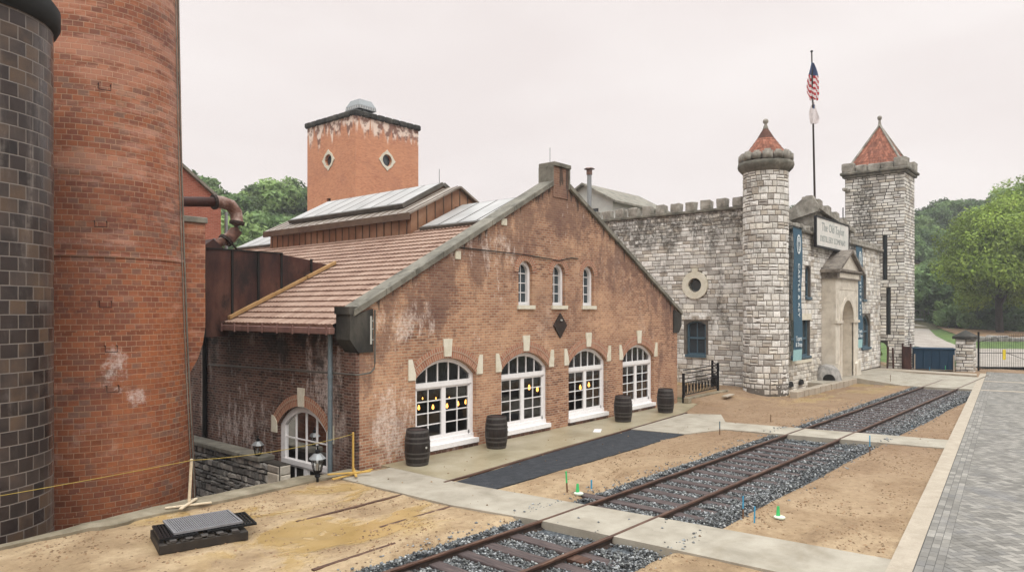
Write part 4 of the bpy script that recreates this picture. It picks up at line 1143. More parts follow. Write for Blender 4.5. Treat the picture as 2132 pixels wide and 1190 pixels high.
m = MB(); m.solid([(9.75, 5.7), (10.15, 6.0), (10.5, 5.7)], lambda u, v, w_: (u, 20.3+w_, v), 0, .6); m.build('hood', 'rust', du)

# chimney
chx, chy = 6.63, 19.40
ch = thing('brick_chimney', (chx, chy, -2.6), 'huge round tapering chimney of orange red brick rising out of the picture', 'chimney')
m = MB(); prof = []
RK = [(-2.6, 2.36), (0, 2.29), (1, 2.24), (3, 2.15), (5.2, 2.075), (8, 1.99), (11.5, 1.93), (27.5, 1.72)]
def chR(z):
    for (za, ra), (zb, rb_) in zip(RK, RK[1:]):
        if z <= zb: return ra+(rb_-ra)*(max(z, za)-za)/(zb-za)
    return RK[-1][1]
for i in range(61): prof.append((chR(-2.6+.5*i), -2.6+.5*i))
m.lathe(prof, n=72, cx=chx, cy=chy); m.build('shaft', 'chimney', ch, smooth=True)
m = MB()
for z, dr in ((5.06, .006),):
    r = chR(z)+dr
    m.lathe([(r-.03, z), (r, z+.005), (r, z+.10), (r-.03, z+.105)], n=72, cx=chx, cy=chy)
m.build('brick_band', 'chimney', ch, smooth=True)
m = MB(); mpst = lambda u, v, w_: (u, 18.35+w_, v)
m.solid([(7.4, 6.18), (8.95, 6.18), (8.95, 3.45), (8.88, 3.0), (8.74, 2.6), (8.5, 2.2), (8.2, 1.9), (7.4, 1.9)], mpst, 0, 1.5)
m.build('flue_breeching', 'chimney', ch)
m = MB(); m.bbox(7.4, 9.0, 18.3, 19.9, 6.18, 6.34, .02); m.build('breeching_cap', 'coping', ch)
m = MB(); az = math.atan2(chy, chx)-math.pi/2-.32
pts = []
for i in range(16):
    z = -1+16*i/15; r = chR(z)+.02
    pts.append((chx+r*math.cos(az), chy+r*math.sin(az), z))
m.path(pts, .018, 6)
az2 = az-.10
m.path([(chx+(chR(z)+.02)*math.cos(az2), chy+(chR(z)+.02)*math.sin(az2), z) for z in [-1+16*i/15 for i in range(16)]], .012, 6)
m.build('lightning_conductor', 'coping', ch)
m = MB()          # iron climbing staples up the shaft
for (pz, da) in ((9.0, .1), (5.9, .06), (4.1, .1), (3.1, .15), (2.2, .16)):
    a_ = math.atan2(chy, chx)+math.pi+da; r = chR(pz)
    c_ = Vector((chx+r*math.cos(a_), chy+r*math.sin(a_), pz)); o_ = Vector((math.cos(a_), math.sin(a_), 0)); t_ = Vector((-o_.y, o_.x, 0))
    m = MB(); m.path([c_+t_*.12, c_+t_*.12+o_*.1, c_+t_*.12+o_*.1-Vector((0, 0, .14)), c_-t_*.12+o_*.1-Vector((0, 0, .14)), c_-t_*.12+o_*.1, c_-t_*.12], .012, 5); m.build('iron_staple', 'rust_dark', ch)

# glazed block silo
sx_, sy_ = 3.22, 16.15
si = thing('block_silo', (sx_, sy_, -2.6), 'dark glazed block silo with black rim, cut off by the left edge', 'silo')
m = MB(); m.lathe([(1.52, -2.6), (1.51, 0), (1.50, 9.22)], n=72, cx=sx_, cy=sy_); m.build('shaft', 'silo', si, smooth=True)
m = MB(); m.lathe([(1.48, 9.2), (1.56, 9.22), (1.62, 9.34), (1.62, 9.62), (1.55, 9.72), (1.2, 9.75), (0, 9.78)], n=72, cx=sx_, cy=sy_); m.build('rim', 'soot', si, smooth=True)

# rusty pipe with elbows beside the chimney
pp = thing('rusty_pipe', (10, 21, 6), 'rusty insulated pipe with a bulging elbow above the roof duct', 'pipe')
m = MB(); m.path([(7.2, 21, 7.05), (9.6, 21, 7.1), (10.55, 21, 7.2)], .15, 14); m.build('pipe_run', 'rust_dark', pp, smooth=True)
m = MB(); m.path([(10.5, 21, 7.2), (10.75, 21, 7.22), (11.05, 21, 7.15), (11.22, 21, 6.95), (11.26, 21, 6.65)], .19, 14); m.path([(11.26, 21, 6.62), (11.22, 21, 6.38), (11.05, 21, 6.16), (10.85, 21, 6.05)], .19, 14); m.build('elbow', 'rust_light', pp, smooth=True)
m = MB(); m.path([(10.88, 21, 6.08), (10.5, 21, 5.85), (9.9, 21, 5.5)], .14, 14); m.build('pipe_run', 'rust_light', pp, smooth=True)
m = MB()
for a_, b_ in (((10.48, 21, 7.19), (10.56, 21, 7.2)), ((11.25, 21, 6.59), (11.26, 21, 6.67)), ((10.86, 21, 6.02), (10.92, 21, 6.09))): m = MB(); m.tube(a_, b_, .23, n=14); m.build('flange', 'rail_dark', pp)
m = MB(); m.path([(10.95, 21, 6.1), (11.2, 21, 5.85), (11.35, 21, 5.7), (11.0, 21, 5.62), (10.6, 21, 5.5)], .03, 6)
m.build('drain_line', 'rail_dark', pp)
m = MB(); m.tube((10.62, 21.2, 5.0), (10.62, 21.2, 6.1), .05, n=8); m.build('support_post', 'gravelgrey', pp)

# far small brick building at the left
fb = thing('brick_building', (12, 32, 0), 'plain brick building with sloping roof edge half hidden behind the huge chimney', 'building')
rpx = lambda px, Y: (lambda a_: (CT+ST*a_)/(ST-CT*a_)*Y)((px-1066)/F_)
xr = rpx(460, 30); 
m = MB(); m.box(xr-6, xr, 30, 37, -2.6, 8.62); m.solid([(xr-6, 8.62), (xr, 8.62), (xr-3.2, 11.0), (xr-6, 11.0)], lambda u, v, w_: (u, 30+w_, v), 0, 7); m.build('wall', 'far_brick', fb)
m = MB(); T = lambda u, y, v: (xr+.15-3.5*u, y, 8.52+2.6*u+v); m.box(0, 1, 29.85, 37.1, 0, .14, T=T); m.build('roof', 'slate', fb)
m = MB(); m.tube((xr+.5, 30.5, 4), (xr+.5, 30.5, 8.3), .07); m.build('vent_pipe', 'gravelgrey', fb)

# distant square brick tower
tx, ty, tw = 28.31, 37.66, 5.45
tb = thing('brick_tower', (tx+tw/2, ty+tw/2, 0), 'tall square orange brick tower with whitened top rising behind the tiled roof', 'tower')
mf = lambda u, v, w_: (u, ty+w_, v); ml_ = lambda u, v, w_: (tx+w_, u, v)
cL, cR = ty+2.93, tx+2.62
m = MB(); m.wall([(tx, 0), (tx+tw, 0), (tx+tw, 16.6), (tx, 16.6)], [circle(cR, 14.02, .40)], mf, 0, .3)
m.wall([(ty+.002, 0), (ty+tw, 0), (ty+tw, 16.6), (ty+.002, 16.6)], [circle(cL, 14.02, .40), [(cL-.22, 10.9), (cL+.22, 10.9), (cL+.22, 11.45), (cL-.22, 11.45)]], ml_, 0, .3)
m.box(tx+tw-.05, tx+tw, ty+.3, ty+tw, 0, 16.6); m.box(tx+.3, tx+tw-.1, ty+tw-.05, ty+tw, 0, 16.6)
s_ = masonry('streaked_tower_brick', .21, .075, [(188, 118, 86), (204, 136, 100), (216, 150, 112), (196, 128, 94)], (200, 160, 134), .010, .004, stains=[((150, 98, 84), (.3, .3, .5), .5, .7, .6)])
# lime streaks run down from under the cornice
nt = s_.node_tree; b_ = nt.nodes['Principled BSDF']; src = b_.inputs['Base Color'].links[0].from_socket
g_n = nt.nodes.new('ShaderNodeNewGeometry'); sp_ = nt.nodes.new('ShaderNodeSeparateXYZ'); nt.links.new(g_n.outputs['Position'], sp_.inputs[0])
mp_ = nt.nodes.new('ShaderNodeMapping'); mp_.inputs['Scale'].default_value = (2.6, 2.6, .26); nt.links.new(g_n.outputs['Position'], mp_.inputs[0])
nn = nt.nodes.new('ShaderNodeTexNoise'); nn.inputs['Scale'].default_value = 1.0; nn.inputs['Detail'].default_value = 6; nt.links.new(mp_.outputs[0], nn.inputs['Vector'])
hh = nt.nodes.new('ShaderNodeMapRange'); nt.links.new(sp_.outputs[2], hh.inputs[0])
for i, v_ in enumerate((14.4, 16.4, -.24, .20)): hh.inputs[i+1].default_value = v_
ad = nt.nodes.new('ShaderNodeMath'); ad.operation = 'ADD'; nt.links.new(nn.outputs[0], ad.inputs[0]); nt.links.new(hh.outputs[0], ad.inputs[1])
th_ = nt.nodes.new('ShaderNodeMapRange'); th_.interpolation_type = 'SMOOTHSTEP'; nt.links.new(ad.outputs[0], th_.inputs[0])
for i, v_ in enumerate((.50, .62, 0, .85)): th_.inputs[i+1].default_value = v_
n2 = nt.nodes.new('ShaderNodeTexNoise'); n2.inputs['Scale'].default_value = 2.3; nt.links.new(g_n.outputs['Position'], n2.inputs['Vector'])
cr2 = nt.nodes.new('ShaderNodeValToRGB'); nt.links.new(n2.outputs[0], cr2.inputs[0])
cr2.color_ramp.elements[0].position = .42; cr2.color_ramp.elements[0].color = lin((120, 92, 84)); cr2.color_ramp.elements[1].position = .55; cr2.color_ramp.elements[1].color = lin((232, 214, 200))
mx_ = nt.nodes.new('ShaderNodeMix'); mx_.data_type = 'RGBA'; nt.links.new(th_.outputs[0], mx_.inputs[0]); nt.links.new(src, mx_.inputs[6]); nt.links.new(cr2.outputs[0], mx_.inputs[7]); nt.links.new(mx_.outputs[2], b_.inputs['Base Color'])
m.build('wall', s_, tb)
m = MB(); nseg = 9
for i in range(nseg):
    a0 = (tw+.3)*i/nseg-.15; a1 = (tw+.3)*(i+1)/nseg-.15-.02; j = random.uniform(-.02, .02)
    m.bbox(tx+a0, tx+a1, ty-.17+j, ty+.25, 16.55, 16.92, .08); m.bbox(tx-.17+j, tx+.25, ty+a0+(.42 if i == 0 else 0), ty+a1, 16.551, 16.921, .08)
    m.bbox(tx+a0, tx+a1, ty+tw-.25, ty+tw+.17, 16.55, 16.92, .08); m.bbox(tx+tw-.25, tx+tw+.17, ty+a0, ty+a1, 16.552, 16.922, .08)
m.box(tx, tx+tw, ty, ty+tw, 16.6, 16.8)
m.build('cornice', 'kneeler', tb)
for mp, c in ((mf, cR), (ml_, cL)):
    m = MB(); n = 32; outr = []
    for i in range(n):
        a_ = 2*math.pi*i/n; d_ = .56+(.16 if i % 8 == 0 else (.05 if i % 8 in (1, 7) else 0)); outr.append((c+d_*math.cos(a_), 14.02+d_*math.sin(a_)))
    ring2(m, mp, outr, circle(c, 14.02, .40, n), -.05, .1); m.build('window_surround', 'limestone', tb)
    m = MB(); m.solid(circle(c, 14.02, .42), mp, .2, .22); w_ = m.build('window', 'dglass', tb)
m = MB(); bar(m, ml_, cL-.24, cL+.24, 10.85, 11.5, .2, .22); bar(m, ml_, cL-.02, cL+.02, 10.9, 11.45, .15, .2); m.build('window', 'soot', tb)
rv = thing('roof_vent', (tx+1.7, ty+1.7, 16.9), 'pale sheet metal ventilator with sloping top on the square brick tower', 'roof vent')
m = MB(); c_ = (tx+1.9, ty+1.9)
def frus(mb, cx, cy, a, b, z0, z1):
    ps = [(cx-a, cy-a, z0), (cx+a, cy-a, z0), (cx+a, cy+a, z0), (cx-a, cy+a, z0), (cx-b, cy-b, z1), (cx+b, cy-b, z1), (cx+b, cy+b, z1), (cx-b, cy+b, z1)]
    q0 = mb.pts(ps)
    for q_ in ((0, 3, 2, 1), (4, 5, 6, 7), (0, 1, 5, 4), (1, 2, 6, 5), (2, 3, 7, 6), (3, 0, 4, 7)): mb.face([q0+i for i in q_])
frus(m, *c_, .74, .72, 17.5, 17.75); frus(m, *c_, .72, .50, 17.75, 18.2); m.build('hood', 'gravelgrey', rv)
m = MB()
for i in range(7): 
    m.box(c_[0]-.62+i*.2, c_[0]-.60+i*.2, c_[1]-.75, c_[1]-.72, 17.54, 17.7); m.box(c_[0]-.75, c_[0]-.72, c_[1]-.62+i*.2, c_[1]-.60+i*.2, 17.54, 17.7)
m.build('louvre', 'white', rv)
m = MB(); frus(m, *c_, .55, .55, 16.8, 17.5); m.build('base', 'dark_metal', rv)

# pale building behind the castle wall and its flue
wb = thing('plaster_building', (50, 34, 0), 'small pale plastered building with weathered gable roof behind the castle wall', 'building')
wx, wy, ww, wl = 49.0, 31.0, 6.0, 7.5
cxm = 34.0
m = MB(); 
# gable faces -X; ridge runs along X
m.wall([(31.2, 0), (36.8, 0), (36.8, 12.8), (34.0, 14.3), (31.2, 12.8)], [[(32.6, 11.6), (33.6, 11.6), (33.6, 12.3), (32.6, 12.3)]], lambda u, v, w_: (49.0+w_, u, v), 8.5, .2)
m.build('wall', 'plaster', wb)
m = MB()
for s in (-1, 1):
    ps = [(48.6, 34.0, 14.5), (57.9, 34.0, 14.5), (57.9, 34+s*3.3, 12.72), (48.6, 34+s*3.3, 12.72)]
    b0_ = m.pts(ps+[(p[0], p[1], p[2]-.16) for p in ps])
    for q_ in ((0, 1, 2, 3), (4, 5, 6, 7), (0, 1, 5, 4), (1, 2, 6, 5), (2, 3, 7, 6), (3, 0, 4, 7)): m.face([b0_+i for i in q_])
m.build('roof', 'slate', wb)
m = MB(); m.box(49.1, 49.14, 32.6, 33.6, 11.6, 12.3); m.build('window', 'dglass', wb)
fl = thing('flue_pipe', (44, 30.4, 0), 'thin grey metal flue with a flat rain cap behind the gable', 'flue')
fx_, fy_ = W(1227, 53)
m = MB(); m.tube((fx_, fy_, 2), (fx_, fy_, 14.0), .17, n=12); m.build('pipe', 'gravelgrey', fl)
m = MB(); m.tube((fx_, fy_, 14.0), (fx_, fy_, 14.4), .22, .22, n=12); m.tube((fx_, fy_, 14.42), (fx_, fy_, 14.5), .42, .30, n=12); m.build('rain_cap', 'rust_light', fl)

# retaining wall beside the sunken door
rw_ = thing('retaining_wall', (10.0, 18.5, -2.6), 'dark rubble retaining wall with pale capstones below the side of the brick building', 'wall')
m = MB(); m.box(10.0, 10.3, 16.45, 25, -2.6, -.12); m.build('core', 'mortar_d', rw_)
m = MB(); stonework(m, lambda u, v, w_: (9.985+w_, u, v), 17.0, 25, -2.6, -.14, rh=(.09, .26), rw=(.10, .42), off=.06, jit=.03, gap=.03, pal=[(.5, .5, .5), (.7, .7, .7), (.9, .88, .86), (1.1, 1.08, 1.05), (.38, .38, .38)], rnd=random.Random(11))
m.build('rubble', 'rubble', rw_)
m = MB(); stonework(m, lambda u, v, w_: (9.97+w_, u, v), 16.45, 17.0, -2.6, -.14, rh=(.28, .36), rw=(.5, .9), off=.04, jit=.008, rnd=random.Random(12)); 
stonework(m, lambda u, v, w_: (u, 16.45+w_, v), 9.99, 10.3, -2.6, -.14, rh=(.28, .36), rw=(.5, .9), off=.02, jit=.008, rnd=random.Random(13))
m.build('quoin', 'stone', rw_)
m = MB(); y = 17.3; rr = random.Random(3)
while y < 25: 
    l_ = rr.uniform(.8, 1.4); m.bbox(9.86, 10.36, y, y+l_-.02, -.13, .0, .02); y += l_
m.build('capstone', 'coping', rw_)
# string of lit bulbs inside
rb = random.Random(9); k = 0
wn = ['first', 'second', 'third']
for wi, bl_ in enumerate(([(13.73, 1.08), (14.28, 1.04), (14.84, 1.02), (15.35, 1.03), (15.63, 1.06), (13.88, 1.34), (14.43, 1.29), (14.93, 1.26)], [(18.76, 1.24), (19.21, 1.14)], [(21.74, 1.0), (22.33, 1.05)])):
    for bi, (x, zb) in enumerate(bl_):
        yb = 15.3+rb.uniform(-.03, .03)
        sm2 = wi == 0 and bi > 4
        lb = 'small dim amber bulb in the upper row behind the first arched window' if sm2 else 'lit amber bulb hanging behind the glass of the %s arched window from the left' % wn[wi]
        p = thing('pendant_lamp', (x, yb, zb), lb, 'lamp', 'small upper bulbs behind the first arched window' if sm2 else 'lit bulbs behind the %s arched window' % wn[wi]); k = .5 if sm2 else (1 if wi == 0 else 1.25)
        b = MB(); b.lathe([(0, -.055*k), (.026*k, -.04*k), (.038*k, 0), (.026*k, .045*k), (.015*k, .09*k), (0, .09*k)], n=10)
        o = b.build('bulb', 'bulb', None, smooth=True); o.parent = p
        b = MB(); b.tube((0, 0, .08*k), (0, 0, 3.5-zb), .006, n=5); o = b.build('cord', 'black_metal', None); o.parent = p
# ------------------------------------------------------------------ limestone castle
def stone_mat(name, zt=None, amt=.8, patch=None):
    s = NT(name); P = s.pos()
    q = s.noise(P, 2.6, 7, .62, .2)
    c = s.ramp(q, [(.3, lin((198, 193, 186))), (.5, lin((224, 220, 214))), (.7, lin((240, 237, 232)))])
    f = s.noise(P, 15, 5, .7)
    c = s.mix(.34, c, s.ramp(f, [(.3, (.42, .4, .38, 1)), (.62, (1, 1, 1, 1))]), 'MULTIPLY')
    c = s.mix(1.0, c, s.n('ShaderNodeAttribute', attribute_name='Col').outputs[0], 'MULTIPLY')
    st = s.noise(s.scale(P, (.9, .9, .35)), 1.0, 7, .68, .3)
    if zt is not None:
        z = s.sep(P)[2]; st = s.math('ADD', st, s.rng(z, zt-2.6, zt, -.03, .27))
    if patch: st = s.math('ADD', st, s.math('MULTIPLY', blob(s, P, *patch), .24))
    mk = s.math('MULTIPLY', s.rng(st, .51, .66, smooth=True), amt)
    brk = s.rng(s.noise(P, 6, 5, .7), .35, .6)
    c = s.mix(s.math('MULTIPLY', mk, brk), c, lin((66, 62, 54)))
    s.bump(s.math('ADD', q, f), .7, .03)
    return s.out(c, .9)
M['stone_wall'] = stone_mat('castle_wall_stone', 9.2, .9)
M['stone_tower'] = stone_mat('castle_tower_stone', None, .7)
M['stone_square'] = stone_mat('square_tower_stone', None, .85, (12.9, 10.6, 1.0, 3.0, 1))
M['stone_ledge'] = mottled('sooty_ledge_stone', [(70, 68, 60), (104, 99, 88), (142, 135, 122)], 2.2, .9, bump=.7, bd=.04, fine=9)
M['stone_cap'] = mottled('lichened_cap_stone', [(104, 98, 88), (146, 139, 128), (182, 175, 164)], 2.2, .9, bump=.7, bd=.04, fine=9, stain=[((58, 56, 50), (1.8, 1.8, 1.8), .54, .68, .5)])
ca_ = thing('stone_castle', (42, 14, 0), 'pale rough limestone castle building with battlements, round corner turret and square tower', 'castle')
XW, YW = 33.4, 12.0
cs = lambda u, v, w_: (XW+w_, u, v)
cf = lambda u, v, w_: (u, YW+w_, v)
def Wn(px, y_): pass
PW = (16.35, 5.16)       # porthole
m = MB(); m.wall([(12.9, -.3), (25, -.3), (25, 8.8), (12.9, 8.8)], [arch(15.78, 16.86, 1.58, 3.15, .2), circle(*PW, .36)], cs, .6, .35)
wallb = m.build('side_wall', 'mortar', ca_)
m = MB(); stonework(m, cs, 13.2, 25, -.25, 8.8, gap=.02, holes=[rect_hole(15.66, 16.98, 1.55, 3.42), circ_hole(*PW, .70)], rh=(.16, .31), rw=(.24, .62), rnd=random.Random(21)); m.build('stonework', 'stone_wall', wallb)
m = MB(); n = 28
ring2(m, cs, circle(*PW, .70, n), circle(*PW, .36, n), -.10, .15)
for i in range(4):
    a_ = math.pi/2*i+math.pi/2; u, v = PW[0]+.72*math.cos(a_), PW[1]+.72*math.sin(a_)
    if i == 0: m.solid([(u-.14, v-.06), (u+.14, v-.06), (u+.17, v+.14), (u-.17, v+.14)], cs, -.11, .05)
m.build('window_surround', 'limestone', ca_)
m = MB(); ring2(m, cs, circle(*PW, .37, n), circle(*PW, .30, n), .12, .2); w_ = m.build('window', 'lead', ca_)
m = MB(); m.solid(circle(*PW, .31, n), cs, .16, .17); m.build('pane', 'dglass', w_)
def sash(mp, u0, u1, z0, z1, rise, parent, w=.12, mid=True, vbar=True, mat='window_blue', surround=None, fr=.10):
    A = arch(u0, u1, z0, z1, max(rise, .01)); B = arch(u0+fr, u1-fr, z0+fr, z1, max(rise-fr*.6, .008))
    m = MB(); ring2(m, mp, A, B, w, w+.12)
    zm = (z0+z1+rise)/2
    if mid: bar(m, mp, u0+fr*.5, u1-fr*.5, zm-.05, zm+.05, w+.0, w+.1)
    if vbar: bar(m, mp, (u0+u1)/2-.025, (u0+u1)/2+.025, z0+fr*.5, z1+rise-fr*.5, w+.03, w+.09)
    bar(m, mp, u0-.04, u1+.04, z0-.12, z0+.02, w-.22, w+.05)
    f = m.build('window', mat, parent)
    m = MB(); m.solid(arch(u0+fr*.7, u1-fr*.7, z0+fr*.7, z1, max(rise-fr*.5, .01)), mp, w+.06, w+.07); m.build('pane', 'dglass', f); return f
sash(cs, 15.80, 16.84, 1.62, 3.15, .18, ca_)
m = MB(); stonework(m, cs, 15.50, 17.14, 3.40, 3.62, rh=(.2, .22), rw=(.16, .22), off=.05, rnd=random.Random(5)); m.build('lintel', 'stone_wall', ca_)
# ledge and merlons of the side wall
m = MB(); m.bbox(XW-.12, XW+.6, 13.3, 25, 8.8, 8.95, .03); m.build('ledge', 'stone_ledge', ca_)
def boulder(x0, x1, y0, y1, z0, z1, name, parent, seed, mat='stone_cap', bv=.045):
    bm = bmesh.new(); bmesh.ops.create_cube(bm, size=1)
    for v in bm.verts: v.co = Vector(((x0+x1)/2+v.co.x*(x1-x0), (y0+y1)/2+v.co.y*(y1-y0), (z0+z1)/2+v.co.z*(z1-z0)))
    bmesh.ops.bevel(bm, geom=bm.edges[:], offset=bv, segments=2, affect='EDGES', profile=.6)
    bmesh.ops.subdivide_edges(bm, edges=[e for e in bm.edges if e.calc_length() > .12], cuts=2, use_grid_fill=True)
    for v in bm.verts:
        p = v.co*2.2+Vector((seed*3.1, 0, 0)); v.co += Vector((noise.noise(p), noise.noise(p+Vector((9, 0, 0))), noise.noise(p+Vector((0, 9, 0)))))*.055
    q = MB(); q.add(bm); bm.free(); return q.build(name, mat, parent, smooth=True)
y = 13.88; k = 0
while y < 22.5:
    boulder(XW-.06, XW+.42, y, y+.50, 8.93, 9.42, 'merlon', ca_, k); y += .84; k += 1
# round corner turret
TX, TY, TR = 33.0, 12.6, 1.0
tu = lambda u, v, w_: (TX+(TR-w_)*math.cos(u/TR), TY+(TR-w_)*math.sin(u/TR), v)
m = MB(); m.lathe([(TR+.03, -.3), (TR, 1.0), (TR, 10.4)], TX, TY, 48); tur = m.build('corner_turret', 'mortar', ca_, smooth=True)
m = MB(); stonework(m, tu, -math.pi*TR*1.47, -math.pi*.2*TR, -.25, 10.35, rh=(.22, .34), rw=(.26, .42), off=.022, gap=.024, rnd=random.Random(33)); m.build('stonework', 'stone_tower', tur)
m = MB(); m.lathe([(1.02, 10.28), (1.10, 10.36), (1.22, 10.50), (1.26, 10.62), (1.24, 10.76), (1.0, 10.8)], TX, TY, 40, rfun=lambda r, t, z: r+.012*noise.noise(Vector((t*6, z*5, 0)))); m.build('ledge', 'stone_ledge', tur, smooth=True)
for i in range(14):
    t = 2*math.pi*i/14
    bm = bmesh.new(); bmesh.ops.create_cube(bm, size=1); sc_ = (.28, .42 if i % 2 else .46, .46 if i % 2 else .52)
    for v in bm.verts: v.co = Vector((v.co.x*sc_[0], v.co.y*sc_[1], v.co.z*sc_[2]))
    bmesh.ops.bevel(bm, geom=bm.edges[:], offset=.09, segments=2, affect='EDGES')
    q = MB(); T = Matrix.Translation((TX+1.08*math.cos(t), TY+1.08*math.sin(t), 10.98)) @ Matrix.Rotation(t, 4, 'Z'); q.add(bm, T); bm.free(); q.build('merlon', 'stone_cap', tur, smooth=True)
m = MB(); 
rr = random.Random(4); nrow = 9
for k in range(nrow):
    f0, f1 = k/nrow, (k+1)/nrow+.02
    rad = lambda f: 1.0*(1-f)**1.12+.14*f*(1-f)
    r0, r1 = max(.10, rad(f0)), max(.09, rad(min(1, f1))); z0, z1 = 11.05+1.42*f0, 11.05+1.42*f1
    nn_ = max(10, int(2*math.pi*r0/.16))
    for i in range(nn_):
        t0, t1 = 2*math.pi*(i+.5*(k % 2))/nn_, 2*math.pi*(i+.5*(k % 2)+.93)/nn_; v_ = rr.uniform(.65, 1.15)
        m.poly([(TX+(r0+.03)*math.cos(t0), TY+(r0+.03)*math.sin(t0), z0), (TX+(r0+.03)*math.cos(t1), TY+(r0+.03)*math.sin(t1), z0), (TX+r1*math.cos(t1), TY+r1*math.sin(t1), z1), (TX+r1*math.cos(t0), TY+r1*math.sin(t0), z1)], None, (v_, v_*.95, v_*.92))
m.lathe([(.97, 11.0), (.5, 11.75), (.08, 12.45)], TX, TY, 24, c=(.3, .3, .3))
m.build('roof', 'tile_red', tur)
m = MB(); m.lathe([(.13, 12.38), (.10, 12.5), (.07, 12.56), (.06, 12.62), (.12, 12.68), (.13, 12.76), (.09, 12.84), (0, 12.87)], TX, TY, 16); m.build('finial', 'stone_cap', tur, smooth=True)

# front wall
ZP = 7.72
fholes = [[(34.62, 1.50), (37.40, 1.50), (37.40, 3.40), (34.62, 3.40)], arch(36.70, 37.46, 4.50, 5.78, .37), arch(47.1, 47.9, 4.50, 5.78, .37), arch(46.9, 48.9, 1.5, 2.9, .7), arch(33.95, 34.15, 4.9, 5.6, .09, 4)]
m = MB(); m.wall([(33.6, -.3), (51.52, -.3), (51.52, ZP), (33.6, ZP)], fholes, cf, .6, .35); fw = m.build('front_wall', 'mortar', ca_)
m = MB(); stonework(m, cf, 33.7, 51.4, .2, ZP, holes=[rect_hole(34.62, 37.4, 1.45, 3.42), rect_hole(36.62, 37.54, 4.45, 6.1), rect_hole(47.0, 48.0, 4.45, 6.1), rect_hole(46.8, 49.0, 1.4, 3.6), rect_hole(39.2, 43.5, -1, 5.5), rect_hole(33.92, 34.18, 4.85, 5.7)],
    rh=(.18, .32), rw=(.26, .6), gap=.02, rnd=random.Random(41)); m.build('stonework', 'stone_wall', fw)
# rough battered base of the front wall, with two small vents
m = MB(); m.solid([(33.0, -.3), (38.9, -.3), (38.9, 1.35), (33.2, 1.35)], lambda u, v, w_: (u, YW-.22+w_+max(0, v)*.14, v), 0, .2); bb = m.build('battered_base', 'mortar', ca_)
m = MB(); stonework(m, lambda u, v, w_: (u, YW-.22+w_+max(0, v)*.14, v), 33.1, 38.9, -.25, 1.35, rh=(.15, .26), rw=(.25, .6), off=.02, rnd=random.Random(44)); m.build('stonework', 'stone', bb)
for xx in (33.9, 35.35):
    m = MB(); m.solid(arc_only(xx, .26, .28, math.pi/2, 10), lambda u, v, w_: (u, YW-.30+w_, v), 0, .1); m.build('vent', 'soot', ca_)  # solid dark plate, the vent's inner shade put into its colour
f = sash(cf, 34.66, 36.0, 1.56, 3.38, .0, ca_, vbar=False); f = sash(cf, 36.02, 37.36, 1.56, 3.38, .0, ca_, vbar=False)
sash(cf, 36.74, 37.42, 4.54, 5.78, .33, ca_, vbar=False, fr=.09); sash(cf, 47.14, 47.86, 4.54, 5.78, .33, ca_, vbar=False, fr=.09)
sash(cf, 46.94, 48.86, 1.56, 2.9, .66, ca_, fr=.12)
m = MB(); bar(m, cf, 34.5, 37.5, 3.40, 3.72, -.05, .1); m.build('lintel', 'limestone', ca_); m = MB(); bar(m, cf, 34.5, 37.5, 1.28, 1.48, -.10, .1); m.build('sill', 'limestone', ca_)
m = MB(); m.bbox(33.8, 38.3, YW-.22, YW+.7, ZP, ZP+.16, .04); m.build('ledge', 'stone_ledge', ca_); m = MB(); m.bbox(44.4, 51.5, YW-.22, YW+.7, ZP, ZP+.16, .04); m.build('ledge', 'stone_cap', ca_)
x = 34.1; k = 40
while x < 37.6: boulder(x, x+.62, YW-.1, YW+.4, ZP+.12, ZP+.42, 'merlon', ca_, k); x += .95; k += 1
x = 45.5
while x < 51: boulder(x, x+.66, YW-.1, YW+.4, ZP+.12, ZP+.42, 'merlon', ca_, k); x += 1.0; k += 1
# raised pediment block over the portal, with a raking stepped top
m = MB()
m.solid([(38.2, ZP), (44.5, ZP), (44.5, 8.55), (38.2, 9.3)], lambda u, v, w_: (u, YW-.02+w_, v), 0, 1.5); pb = m.build('pediment_block', 'stone_cap', ca_)
m = MB(); stonework(m, lambda u, v, w_: (u, YW-.02+w_, v), 38.2, 44.5, ZP+.1, 8.55, rh=(.14, .24), rw=(.25, .5), rnd=random.Random(51)); m.build('stonework', 'stone_wall', pb)
m = MB()
# cornice along the front, side gable return
T = lambda u, y_, v: (38.05+6.6*u, y_, 9.42-.80*u+v)
for i in range(9): m.bbox(i/9, (i+1)/9-.004, YW-.30, YW+.3, -.30+random.uniform(-.02, .02), .0, .02, T=T)
for i in range(8):
    if i % 2 == 0: m.bbox(i/9+.02, (i+1)/9, YW-.22, YW+.2, .0, .26, .015, T=T)
m.solid([(YW-.30, 9.2), (YW+.10, 9.85), (YW+.40, 9.85), (YW+1.7, 8.85), (YW+1.7, 8.5), (YW-.2, 9.0)], lambda u, v, w_: (38.02+w_, u, v), 0, .35)
m.solid([(38.05, 9.25), (38.3, 9.85), (38.8, 9.85), (44.6, 8.7), (44.6, 8.45), (38.05, 9.05)], lambda u, v, w_: (u, YW+.2+w_, v), 0, .5)
m.build('coping', 'stone_cap', pb)
m = MB(); m.tube((44.2, YW+.3, 8.8), (44.2, YW+.3, 9.9), .03, n=6); m.lathe([(.12, 8.9), (.12, 9.25), (.16, 9.3), (.0, 9.5)], 41.9, YW+.5, 8); m.build('lamp_standard', 'black_metal', ca_)

